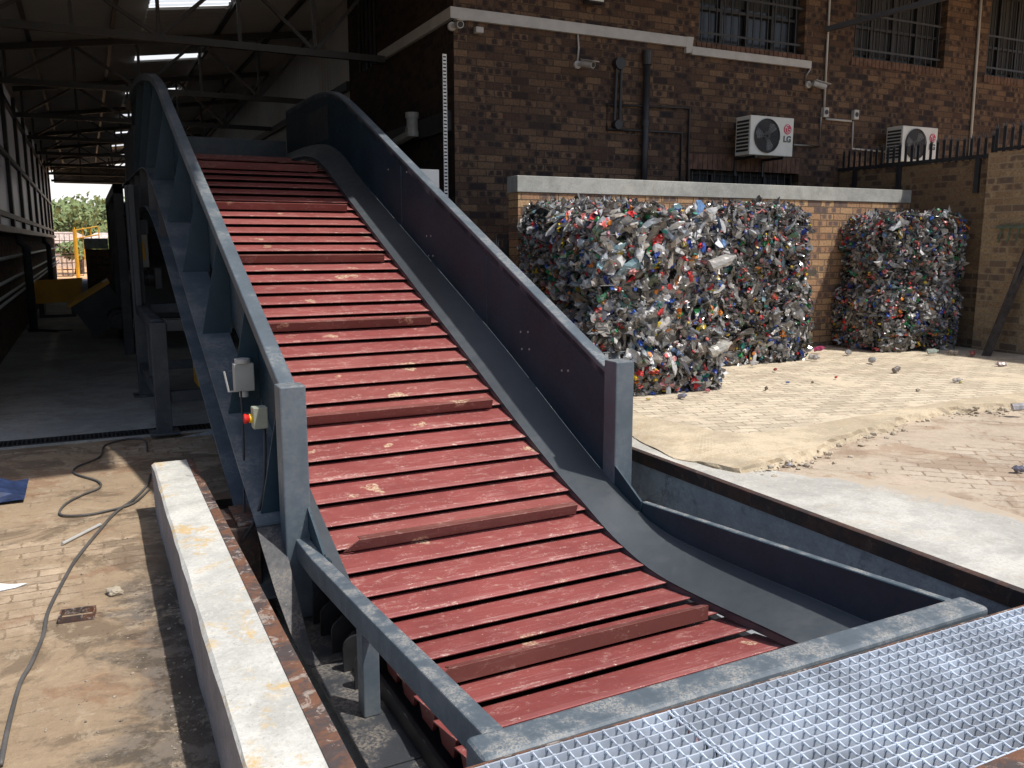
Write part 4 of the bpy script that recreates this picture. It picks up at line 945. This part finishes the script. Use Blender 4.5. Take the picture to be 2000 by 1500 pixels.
# the big clear bottle jutting from the top of the nearest stack
def crushed_bottle(name, p, d, L, r0, col, lab, seed, cat='bottle', group=None, sd=10):
    g = np.random.default_rng(seed); d = Vector(d).normalized(); a = d.orthogonal().normalized(); bq = d.cross(a); vs = []
    prof = [(0, .5), (.03, .95), (.2, 1.), (.38, g.uniform(.75, .95)), (.55, 1.), (.72, .92), (.84, .5), (.9, .3), (1., .3)]; flt = g.uniform(.5, .85)
    for t, rr in prof:
        for k in range(sd): an = 2 * math.pi * k / sd; q = g.uniform(.85, 1.12); vs.append(tuple(d * (t * L) + a * (math.cos(an) * r0 * rr * q) + bq * (math.sin(an) * r0 * rr * q * flt)))
    fs = [(i * sd + k, i * sd + (k + 1) % sd, (i + 1) * sd + (k + 1) % sd, (i + 1) * sd + k) for i in range(len(prof) - 1) for k in range(sd)] + [tuple(range(sd))[::-1], tuple((len(prof) - 1) * sd + k for k in range(sd))]
    me = bpy.data.meshes.new(name); me.from_pydata(vs, [], fs); me.materials.append(BM[0])
    at = me.attributes.new('tint', 'FLOAT_COLOR', 'FACE'); at.data.foreach_set('color', np.array([(*col, 1)] * len(fs), dtype=np.float32).ravel())
    o = bpy.data.objects.new(name, me); COL.objects.link(o); o.location = p; return tag(o, lab, cat, group)
A = at_y(1350, 440, 6.35); crushed_bottle('plastic_bottle', A, at_y(1408, 402, 6.2) - A, .30, .055, (.62, .62, .6), 'large clear bottle jutting up from the top of the nearest bale stack', 3)
A = at_y(1385, 520, 6.15); crushed_bottle('plastic_bottle', A, at_y(1438, 500, 6.1) - A, .28, .06, (.42, .40, .36), 'crumpled clear bottle sticking out of the right side of the nearest stack', 4)
A = at_y(1385, 690, 6.1); crushed_bottle('plastic_bottle', A, at_y(1432, 668, 6.05) - A, .24, .055, (.5, .48, .42), 'clear bottle with yellow end poking from the lower right bale corner', 5)
# loose litter on the paving
LIT = [(1325, 777, .09, (.25, .25, .32)), (1270, 781, .04, (.6, .45, .05)), (1465, 713, .10, (.45, .43, .4)), (1515, 724, .07, (.4, .05, .06)), (1497, 762, .06, (.18, .13, .08)), (1580, 700, .13, (.4, .38, .36)), (1590, 686, .14, (.45, .05, .15)), (1700, 706, .13, (.35, .35, .36)), (1660, 690, .12, (.3, .3, .3)), (1745, 727, .11, (.16, .14, .12)), (1632, 738, .05, (.55, .05, .05)), (1535, 748, .04, (.1, .14, .3)), (1860, 746, .09, (.5, .46, .4)), (1878, 748, .04, (.65, .55, .1)), (1870, 692, .12, (.3, .25, .2)), (1900, 692, .12, (.4, .1, .1)), (1965, 714, .12, (.3, .22, .2)), (1975, 800, .13, (.4, .38, .38)), (1998, 920, .08, (.12, .12, .16)), (1440, 700, .10, (.4, .4, .38)), (1810, 690, .14, (.32, .36, .3)), (1385, 764, .06, (.5, .12, .15)), (1790, 764, .05, (.35, .3, .22)), (1588, 748, .04, (.2, .15, .12)), (1533, 908, .05, (.5, .5, .55))]
for i, (x, y, L, c) in enumerate(LIT):
    p = at_z(x, y, .05 if y < 850 else .0); p.z += L * .16; a = random.uniform(0, 6.28)
    crushed_bottle('plastic_scrap', p, (math.cos(a), math.sin(a), random.uniform(-.05, .25)), L, L * .3, c, 'small crushed plastic scrap lying loose on the yard paving', 40 + i, 'litter', 'plastic litter on the paving', 7)

# ================================================================ SHED
shed = thing('industrial_shed', 'dark open ended steel shed with translucent side panels over the conveyor head', 'shed', (1, 20, SF))
def sp(mb, name, mat, **kw): return mb.build(name, mat, kw.pop('parent', shed), shed.location, **kw)
WX = -1.2; ROOF = lambda x: 4.55 + .14 * (x - WX)
SKY = [14.0 + 4.2 * i for i in range(7)]
# corrugated roof running in x, laid in y-strips that leave the skylights open
def corr_roof(mb, xa, xb, ya, yb, zf, amp=.035, per=.22):
    n = max(2, int((yb - ya) / per * 4)); ys = np.linspace(ya, yb, n + 1); base = len(mb.v)
    for y in ys:
        z = amp * math.sin(2 * math.pi * y / per); mb.v += [(xa, y, zf(xa) + z), (xb, y, zf(xb) + z)]
    for i in range(n): mb.f.append((base + 2 * i, base + 2 * i + 1, base + 2 * i + 3, base + 2 * i + 2)); mb.mi.append(mb.mat)
b = MB(); corr_roof(b, WX - .1, 1.1, 4.95, 44., ROOF)
for i, y in enumerate(SKY):
    ya = 7.3 if i == 0 else SKY[i - 1] + .55
    corr_roof(b, 1.1, 2.25, ya, y, ROOF)
corr_roof(b, 1.1, 2.25, SKY[-1] + .55, 44., ROOF); corr_roof(b, 2.25, BX + .1, 7.3, 44., ROOF); corr_roof(b, 1.1, 1.84, 4.95, 7.3, ROOF)
# bullnose curve down to the left wall
sp(b, 'roof', M['galv_dark'])
k = N('skylight_sheet'); k.fin((.8, .82, .8), .5); k.b.inputs['Transmission Weight'].default_value = 0.; tr = k.n('ShaderNodeBsdfTranslucent'); tr.inputs[0].default_value = (.9, .92, .9, 1); k.L(tr.outputs[0], k.out.inputs[0]); M['skylight'] = k.m
for y in SKY:
    b = MB(); corr_roof(b, 1.1, 2.25, y, y + .55, ROOF); sp(b, 'skylight', M['skylight'])
# trusses
for y in (12.2, 16.4, 20.6, 24.8, 29.0, 33.2, 37.4, 41.6):
    b = MB(); z0 = 3.95; xe = BX - .05
    top = [(x, y, ROOF(x) - .12) for x in (WX + .1, xe)]
    b.beam(top[0], top[1], .09, .10); b.beam((WX + .1, y, z0), (xe, y, z0), .08, .09)
    xs_ = np.linspace(WX + .25, xe, 6)
    for i in range(5):
        b.beam((xs_[i], y, z0), (xs_[i], y, ROOF(xs_[i]) - .12), .045); 
        if i % 2: b.beam((xs_[i], y, ROOF(xs_[i]) - .14), (xs_[i + 1], y, z0 + .02), .045)
        else: b.beam((xs_[i], y, z0 + .02), (xs_[i + 1], y, ROOF(xs_[i + 1]) - .14), .045)
    sp(b, 'truss', M['bars'])
b = MB()
for x in (-.6, .6, 2.3, 3.3): b.box(x, x + .06, 7.3, 44, ROOF(x) - .075, ROOF(x) - .02)
sp(b, 'purlin', M['dark_steel'])
b = MB(); b.box(WX + .15, BX, 43.6, 43.8, 3.98, 4.52); b.box(WX + .15, BX, 43.55, 43.85, 4.522, 4.75); sp(b, 'end_fascia', M['steel_old'])
for z in (3.55, 3.85): pass
# left wall: brick base, ledge, framed translucent panels
b = MB(); b.box(WX - .23, WX, 9.0, 42, -.4, 1.55); sp(b, 'brick_base', M['brick_shed'])
b = MB(); b.box(WX - .23, WX + .10, 9.0, 42, 1.56, 1.66); sp(b, 'ledge', M['pvc'])
k = N('panel_sheet'); k.fin((.30, .32, .34), .35); k.inp(k.b.inputs['Base Color'], k.mix(k.noise(k.scale(k.pos(), (1, 14, .6)), 1., 4), (.34, .36, .38), (.58, .61, .64)))
tr = k.n('ShaderNodeBsdfTranslucent'); tr.inputs[0].default_value = (.42, .45, .48, 1); ms = k.n('ShaderNodeMixShader'); ms.inputs[0].default_value = .5; k.L(k.b.outputs[0], ms.inputs[1]); k.L(tr.outputs[0], ms.inputs[2]); k.L(ms.outputs[0], k.out.inputs[0]); M['panel'] = k.m
ym = np.arange(9.2, 42.2, 3.28); b = MB(); fr = MB()
for i, y in enumerate(ym):
    fr.box(WX - .08, WX + .03, y - .16, y + .16, 1.662, 4.5)
    if i < len(ym) - 1:
        pass
for z in (1.82, 2.93, 4.05): fr.box(WX - .05, WX + .034, 9.0, 42, z, z + .09)
b.box(WX - .06, WX - .035, 9.0, 42, 1.662, 4.55); wp = sp(b, 'side_panel', M['panel']); sp(fr, 'panel_frame', M['bars'])
# right hand cladding above the flank and the girder below it
b = MB(); n = 620; ys = np.linspace(13.9, 44, n)
base = len(b.v)
for i, y in enumerate(ys): dx = .018 * math.sin(2 * math.pi * y / .19); dx += .03; b.v += [(BX + dx, y, 2.95), (BX + dx, y, 5.5)]
for i in range(n - 1): b.f.append((base + 2 * i, base + 2 * i + 2, base + 2 * i + 3, base + 2 * i + 1)); b.mi.append(0)
sp(b, 'corrugated_wall', M['galv_dark'])
b = MB(); b.box(BX - .06, BX + .1, 9.85, 44, 2.72, 2.95); b.box(BX - .05, BX + .1, 14.2, 44, 3.85, 3.98); sp(b, 'girder', M['dark_steel'])
b = MB(); b.box(BX, BX + .2, 14.2, 44, -.3, 2.72); sp(b, 'lower_wall', M['brick_flank'])
# canopy over the yard side
cn = thing('canopy_roof', 'steel canopy roof that shades the upper brick wall', 'canopy', (9, 8.4, 5.6))
b = MB(); corr_roof(b, BX + .12, 17., 7.12, 9.75, lambda x: 5.65); b.build('sheeting', M['galv_dark'], cn, cn.location)
b = MB(); P0, P1 = at_y(1612, 58, 9.7), at_y(1850, -6, 8.5); b.beam(P0, P0 + (P1 - P0) * 1.6, .07); b.build('brace', M['bars'], cn, cn.location)
# pipes and downpipes on the left wall
for i, (z, r_, lab) in enumerate(((1.15, .028, 'uppermost of the pale pipes along the shed brick base'), (.80, .026, 'middle pale pipe along the shed brick base'), (.60, .022, 'third pale pipe down along the shed brick base'), (.50, .022, 'lowest pale pipe along the shed brick base'))):
    b = MB(); b.tube([(WX + .07, 9.2, z), (WX + .07, 44.0, z)], r_, 8); tag(b.build('wall_pipe', M['white_pl'], None, (WX + .07, 9.2, z), smooth=True), lab, 'pipe', 'pale pipes on the shed wall')
for y, lab in ((19.3, 'grey downpipe on the shed brick base, the nearer one'), (30.5, 'grey downpipe on the shed brick base, the farther one')):
    b = MB(); b.tube([(WX + .03, y, 1.6), (WX + .03, y, 1.42), (WX + .16, y, 1.30), (WX + .16, y, SF)], .075, 12); tag(b.build('downpipe', M['steel_old'], None, (WX + .1, y, SF), smooth=True), lab, 'downpipe', 'downpipes on the shed wall')
# drain grate across the shed entrance
t = thing('drain_grate', 'dark slotted drain grate across the shed entrance', 'drain', (0, 8.3, SF))
b = MB()
for x in np.arange(-3.0, .95, .035): b.box(x, x + .012, 8.20, 8.415, SF - .03, SF - .004)
b.box(-3, .95, 8.196, 8.206, SF - .05, SF - .003); b.box(-3, .95, 8.41, 8.419, SF - .05, SF - .003); b.build('bars', M['dark_steel'], t, t.location)
b = MB(); b.quad((-3, 8.19, SF - .09), (.95, 8.19, SF - .09), (.95, 8.43, SF - .09), (-3, 8.43, SF - .09)); b.build('channel', M['black'], t, t.location)

# machinery in the shed
bal = thing('baling_machine', 'large dark baling machine with a yellow wheel cover deep in the shed', 'machine', (1.5, 16.5, SF))
b = MB(); b.box(.56, 2.6, 14.6, 19.5, SF + .5, 2.0); b.build('press_body', M['steel_old'], bal, bal.location, bevel=.02)
b = MB()
for y in (14.2, 17, 19.2): b.box(.42, .56, y, y + .14, SF, 2.25)
b.box(.42, .56, 14.2, 19.3, 2.1, 2.25); b.build('frame_column', M['steel_old'], bal, bal.location, bevel=.01)
b = MB(); b.tube([(.80, 18.3, 2.35), (1.0, 18.3, 2.35)], .6, 32); b.build('wheel_cover', M['yellow'], bal, bal.location)
b = MB(); b.box(.50, .555, 14.9, 15.6, .35, 1.6); cab = b.build('control_panel', M['grey_pl'], bal, bal.location, bevel=.01)
b = MB(); b.box(.494, .499, 15.1, 15.2, .7, 1.4); b.build('yellow_strip', M['yellow'], cab, bal.location)
b = MB(); b.tube([(.40, 15.3, .15), (.40, 16.0, .15)], .16, 16); b.tube([(.40, 15.1, .15), (.40, 15.3, .15)], .11, 16); b.build('motor', M['dark_steel'], bal, bal.location)
A = at_y(257, 458, 10.5); B_ = at_y(292, 522, 10.5)
t = thing('control_cabinet', 'grey control cabinet with a yellow strip beside the conveyor head', 'cabinet', (A.x, 10.5, B_.z))
b = MB(); b.box(A.x, B_.x, 10.5, 10.75, B_.z, A.z); b.build('body', M['grey_pl'], t, t.location, bevel=.006)
b = MB(); b.box(A.x + .09, A.x + .125, 10.494, 10.498, B_.z + .08, A.z - .08); b.build('warning_strip', M['yellow'], t, t.location)
b = MB(); b.box(A.x - .01, B_.x + .01, 10.49, 10.76, A.z + .002, A.z + .16); b.build('lid', M['head_blue'], t, t.location)
A = at_y(252, 545, 10.4); t = thing('gear_motor', 'dark gear motor below the grey control cabinet', 'motor', A)
b = MB(); b.tube([A + Vector((0, .1, 0)), A + Vector((.26, .1, 0))], .085, 16); b.build('motor_body', M['dark_steel'], t, A)
b = MB()
for i in range(7): b.tube([A + Vector((.02 + i * .03, .1, 0)), A + Vector((.03 + i * .03, .1, 0))], .098, 16)
b.build('cooling_fins', M['steel_old'], t, A)
b = MB(); b.box(A.x + .265, A.x + .34, A.y, A.y + .2, A.z - .12, A.z + .12); b.build('gearbox', M['steel_old'], t, A, bevel=.01)
# yellow plate under the conveyor frame
b = MB(); b.box(.95, 1.22, 9.35, 9.75, -.1, .42); tag(b.build('yellow_crate', M['yellow'], None, (1.3, 9.5, -.1), bevel=.01), 'yellow steel crate seen under the conveyor frame', 'crate')
# yellow skip by the left wall
t = thing('yellow_skip', 'yellow tipping skip standing on the shed floor by the left wall', 'skip', (-.65, 22.6, SF))
b = MB(); za = .02; b.prism([(-1.12, za), (-.22, za + .04), (-.12, .55), (-1.14, .50)], 'y', 22.0, 22.06); b.prism([(-1.12, za), (-.22, za + .04), (-.12, .55), (-1.14, .50)], 'y', 23.1, 23.16)
b.band([(-1.13, 22.06, .50), (-1.13, 23.1, .50)], [(-1.11, 22.06, za), (-1.11, 23.1, za)], (.03, 0, 0)); b.band([(-.15, 22.06, .55), (-.15, 23.1, .55)], [(-.24, 22.06, za + .04), (-.24, 23.1, za + .04)], (.03, 0, 0)); b.band([(-1.1, 22.06, za), (-1.1, 23.1, za)], [(-.25, 22.06, za + .04), (-.25, 23.1, za + .04)], (0, 0, .03))
b.build('tub', M['yellow'], t, t.location)
b = MB(); b.box(-1.05, -.95, 22.1, 23, SF, za - .01); b.box(-.4, -.3, 22.1, 23, SF, za); b.box(-1.05, -.3, 22.05, 22.12, SF, SF + .06); b.build('base_frame', M['bars'], t, t.location)
# tipped bin with a yellow rim
t = thing('tipped_bin', 'dark bin with a yellow rim tipped over beside the baling machine', 'bin', (.05, 17.5, SF)); mt = Matrix.Translation((.12, 17.3, .28)) @ Matrix.Rotation(R(-32), 4, 'Y')
b = MB(); b.box(-.36, .36, -.5, .5, -.42, -.39, mt)
for q in ((-.36, -.33, -.5, .5), (.33, .36, -.5, .5), (-.33, .33, -.5, -.47), (-.33, .33, .47, .5)): b.box(*q, -.39, .22, mt)
b.build('tub', M['steel_old'], t, t.location)
b = MB()
for q in ((-.40, -.30, -.54, .54), (.30, .40, -.54, .54), (-.30, .30, -.54, -.45), (-.30, .30, .45, .54)): b.box(*q, .222, .28, mt)
b.build('rim', M['yellow'], t, t.location)
b = MB(); b.tube([(.35, 16.9, .1), (.45, 16.75, -.05), (.45, 16.7, SF)], .04, 8); b.build('stand', M['bars'], t, t.location)
# low brick bay wall behind it, and a steel plate on its top
t = thing('bay_wall', 'low brown brick bay wall beyond the tipped bin near the shed opening', 'wall', (.5, 36, SF))
b = MB(); b.box(-.03, .9, 33, 33.25, SF, 1.15); b.box(-.03, .2, 33.25, 42, SF, 1.15); b.build('brickwork', brick('bay_brick', 'x', (.2, .12, .08), (.14, .08, .06), (.05, .04, .04), (.12, .09, .07), .3), t, t.location)
b = MB(); b.box(-.05, .7, 33.0, 33.02, 1.16, 1.52); tag(b.build('glass_panel', plain('teal_glass', (.12, .22, .21), .2), None, (.3, 33, 1.16)), 'pale teal glass panel standing on the low bay wall', 'panel')
b = MB(); b.box(-1.1, -.35, 18.6, 18.66, SF, SF + .02); b.beam((-1.1, 18.9, SF + .02), (-.6, 18.4, SF + .02), .05); tag(b.build('floor_debris', M['dark_steel'], None, (-.8, 18.6, SF)), 'dark metal scraps on the shed floor by the left wall', 'scrap')

# ================================================================ BEYOND THE SHED
ML = plain('tree_leaves', (.17, .22, .09), .8, 0, .45, 1.2); MT = plain('tree_bark', (.10, .08, .06), .9)
def tree(x, y, h, r, seed, label):
    g = np.random.default_rng(seed); t = thing('tree', label, 'tree', (x, y, -.5), 0, 'trees on the skyline beyond the shed')
    m = MB(); m.tube([(x, y, -.5), (x + .1, y, h * .35), (x + .25, y, h * .6)], [.28, .2, .08], 7)
    for k in range(4): a = k * 1.6 + g.random(); m.tube([(x + .1, y, h * .33), (x + math.cos(a) * r * .6, y + math.sin(a) * r * .6, h * .66)], [.12, .04], 5)
    m.build('trunk', MT, t, t.location)
    m = MB(); cl = [(Vector((x + g.normal() * r * .5, y + g.normal() * r * .5, h * g.uniform(.42, .92))), r * g.uniform(.28, .5)) for _ in range(11)]
    for c, rr in cl:
        for _ in range(70):
            d = Vector(g.normal(size=3)).normalized(); p = c + Vector((d.x, d.y, d.z * .7)) * rr * g.uniform(.55, 1.05); s_ = g.uniform(.18, .36); a = Vector(g.normal(size=3)).normalized(); q = a.orthogonal().normalized()
            m.poly([p - a * s_, p + q * s_ * .6, p + a * s_, p - q * s_ * .6])
    m.build('crown', ML, t, t.location)
TL = [('wide pale green tree at the left end of the skyline row', 88, 105, 4.3, 3.2), ('rounded tree second from the left on the skyline', 88, 132, 5.0, 3.4), ('darker tree in the middle of the skyline row', 95, 158, 4.6, 3.2), ('tree right of the middle on the skyline row', 95, 182, 4.4, 3.4), ('tall tree on the skyline beside the machine frame', 92, 206, 5.2, 3.4), ('tree at the right end of the skyline row, half hidden', 92, 232, 5.2, 3.4)]
for i, (lab, dist, px, h, r_) in enumerate(TL):
    p = at_y(px, 470, dist); tree(p.x, p.y, h, r_, 60 + i, lab)
for i, (px, dist, h, r_, lab) in enumerate(((150, 56, 1.3, 1.0, 'low green bush in front of the pale houses'), (190, 58, 1.3, 1.0, 'low green bush behind the yellow frame'))):
    p = at_y(px, 470, dist); tree(p.x, p.y, h, r_, 80 + i, lab)
def house(px, dist, w, hw, hr, label):
    p = at_y(px, 470, dist); t = thing('house', label, 'house', (p.x, p.y, -.5), 0)
    b = MB(); b.box(p.x - w / 2, p.x + w / 2, p.y, p.y + 5, -.5, hw); b.build('wall', plain('house_wall', (.6, .5, .42), .9), t, t.location)
    b = MB(); b.prism([(p.x - w / 2 - .4, hw), (p.x + w / 2 + .4, hw), (p.x + w / 2 - 1.2, hr), (p.x - w / 2 + 1.2, hr)], 'y', p.y - .4, p.y + 5.4); b.build('roof', plain('pale_roof', (.72, .68, .66), .7), t, t.location)
    b = MB(); b.box(p.x - .6, p.x + .3, p.y - .03, p.y - .004, .6, 1.4); b.build('window', M['glass_dark'], t, t.location)
house(116, 70, 4.6, 1.3, 2.1, 'pale roofed house at the left of the shed opening'); house(206, 74, 3.6, 1.3, 2.1, 'pale roofed house beside the machine column')
# yellow frame with ladder rungs on the red earth
t = thing('yellow_barrier', 'yellow steel pole with a railing frame outside the shed opening', 'frame', (-.2, 47, -.45))
b = MB(); p = at_y(148, 480, 47.); b.tube([(p.x, 47, -.45), (p.x, 47, 2.0)], .09, 8); b.build('pole', M['yellow'], t, t.location)
b = MB(); q = at_y(192, 443, 47.)
for z in (2.15, 1.75): b.tube([(p.x, 47, z - .2), (q.x, 47, z)], .035, 6)
for i in range(4): x = p.x + (q.x - p.x) * i / 3; b.tube([(x, 47.05, .2), (x, 47.05, 2.1)], .03, 6)
b.build('railing', M['yellow'], t, t.location)
# steel cages stacked on the earth
for i, (px, dist, z, lab) in enumerate(((118, 52, -.45, 'rusty wire cage on the red earth, the left lower one'), (140, 53, -.45, 'rusty wire cage on the red earth, the right lower one'), (128, 54, .75, 'rusty wire cage stacked on top on the red earth'))):
    p = at_y(px, 500, dist); b = MB(); w = 1.0
    for dx in (0, .25, .5, .75, 1.): b.box(p.x + dx - .5, p.x + dx - .47, dist, dist + .03, z, z + 1.1)
    for dz in (0, .35, .7, 1.07): b.box(p.x - .5, p.x + .53, dist + .032, dist + .06, z + dz, z + dz + .04); b.box(p.x - .5, p.x - .47, dist + .06, dist + 1, z + dz, z + dz + .04); b.box(p.x + .5, p.x + .53, dist + .06, dist + 1, z + dz, z + dz + .04)
    tag(b.build('wire_cage', M['rust'], None, (p.x, dist, z)), lab, 'cage', 'rusty cages outside the shed')

# ================================================================ LEFT FOREGROUND OBJECTS
def gz(x, y, dz=.012): p = at_z(x, y, LG); p.z = LG + dz; return p
cable('cable', [gz(*q) for q in ((5, 1490), (30, 1390), (52, 1320), (85, 1245), (98, 1190), (130, 1130), (150, 1095), (190, 1045), (225, 1000), (262, 975), (292, 950))], .013, 'long grey cable running down the muddy ground to the lower left corner', mat='cable') if False else None
M['cable'] = plain('dusty_grey_cable', (.085, .08, .075), .6)
cable('cable', [gz(*q) for q in ((2, 1500), (18, 1420), (40, 1340), (62, 1300), (85, 1245), (96, 1195), (130, 1128), (152, 1092), (190, 1045), (225, 1005), (262, 978), (288, 950), (294, 930))], .009, 'long grey cable running down the muddy ground to the lower left corner', mat='cable')
cable('cable', [gz(*q) for q in ((293, 958), (262, 985), (215, 1000), (160, 1010), (118, 1008), (128, 988), (160, 970), (195, 955), (190, 942), (148, 928), (150, 915), (195, 895), (206, 872), (250, 860), (282, 862), (288, 884))], .0075, 'looping black cable on the pavers between curb and drain', mat='cable')
A, B_ = gz(122, 1066), gz(196, 1028); b = MB(); b.tube([A, B_], .010, 8); tag(b.build('steel_rod', M['pvc'], None, A), 'short grey metal rod on the muddy pavers', 'rod')
c0 = gz(152, 1206, 0.); t = thing('rusty_frame', 'small rusty rectangular metal frame lying on the mud', 'frame', c0, R(-6))
b = MB(); w, h = .075, .05
for q in ((-w, w, -h, -h + .006), (-w, w, h - .006, h), (-w, -w + .006, -h + .007, h - .007), (w - .006, w, -h + .007, h - .007)): b.box(*q, .002, .03)
b.build('bars', M['rust'], t)
def lump(name, p, r_, mat, label, cat, seed):
    bm = bmesh.new(); bmesh.ops.create_icosphere(bm, subdivisions=3, radius=r_)
    for v in bm.verts: q = v.co * (2.2 / r_ * .5) + Vector((seed, 0, 0)); v.co *= 1 + .45 * mnoise.noise(q) + .2 * mnoise.noise(q * 3); v.co.z *= .65
    me = bpy.data.meshes.new(name); bm.to_mesh(me); bm.free(); me.materials.append(mat); o = bpy.data.objects.new(name, me); COL.objects.link(o); o.location = p; return tag(o, label, cat)
lump('concrete_lump', gz(225, 1160, .015), .035, M['conc_rough'], 'grey lump of dried concrete on the mud', 'lump', 3)
t_ = [gz(*q, .006) for q in ((-30, 1152), (-20, 1140), (20, 1143), (54, 1141), (30, 1150), (0, 1156))]
b = MB(); b.poly(t_); b.poly([p + Vector((0, 0, -.003)) for p in t_]); tag(b.build('paper_sheet', M['paper'], None, t_[0]), 'torn white paper sheet at the left edge on the mud', 'paper')
g = np.random.default_rng(5); b = MB(); c0 = gz(5, 965, 0.); n = 12
grid = [[(c0.x - .75 + .9 * i / n, c0.y - .30 + .55 * j / n, LG + .02 + max(0, .16 * math.sin(math.pi * min(1, i / n * 1.0)) * math.sin(math.pi * j / n)) + .035 * abs(mnoise.noise(Vector((i * .9, j * .8, 2))))) for j in range(n + 1)] for i in range(n + 1)]
for i in range(n):
    for j in range(n):
        b.quad(grid[i][j], grid[i + 1][j], grid[i + 1][j + 1], grid[i][j + 1])
tag(b.build('tarpaulin', M['tarp'], None, c0), 'crumpled dark blue tarpaulin at the left edge of the paving', 'tarpaulin')
_ico = bmesh.new(); bmesh.ops.create_icosphere(_ico, subdivisions=1, radius=1.); _iv = [v.co.copy() for v in _ico.verts]; _if = [tuple(v.index for v in f.verts) for f in _ico.faces]; _ico.free()
def rock(mb, p, r_):
    sc = Vector((random.uniform(.7, 1.3), random.uniform(.6, 1.1), random.uniform(.4, .8))); rt = Matrix.Rotation(random.uniform(0, 6.28), 3, 'Z'); n = len(mb.v)
    mb.v += [tuple(p + rt @ Vector((v.x * sc.x, v.y * sc.y, v.z * sc.z)) * r_ * random.uniform(.7, 1.2) + Vector((0, 0, r_ * .3))) for v in _iv]
    mb.f += [tuple(n + i for i in f) for f in _if]; mb.mi += [0] * len(_if)
b = MB()
for i in range(260):
    p = gz(random.uniform(40, 400), random.uniform(980, 1490), 0) if i % 2 else gz(random.uniform(330, 430), random.uniform(1060, 1490), 0)
    if p.x < .26: rock(b, p, random.choice((.0025, .003, .004, .005, .008)))
tag(b.build('gravel_crumbs', plain('crumb_brown', (.27, .22, .17), .95, 0, .5, 30)), 'crumbs of mortar and stone scattered on the muddy ground', 'crumbs', kind='stuff')
b = MB()
for i in range(620):
    e = edge[random.randrange(34, len(edge))]
    if mnoise.noise(e * 2.1) < -.05 and random.random() < .7: continue
    rock(b, Vector((e.x + random.gauss(0, .09), e.y + random.gauss(-.03, .07), -.012 if random.random() < .8 else .02)), random.choice((.004, .005, .006, .008, .01, .013, .018, .027)))
tag(b.build('rubble', M['conc_rough']), 'broken concrete rubble along the edge of the raised paving', 'rubble', kind='stuff')
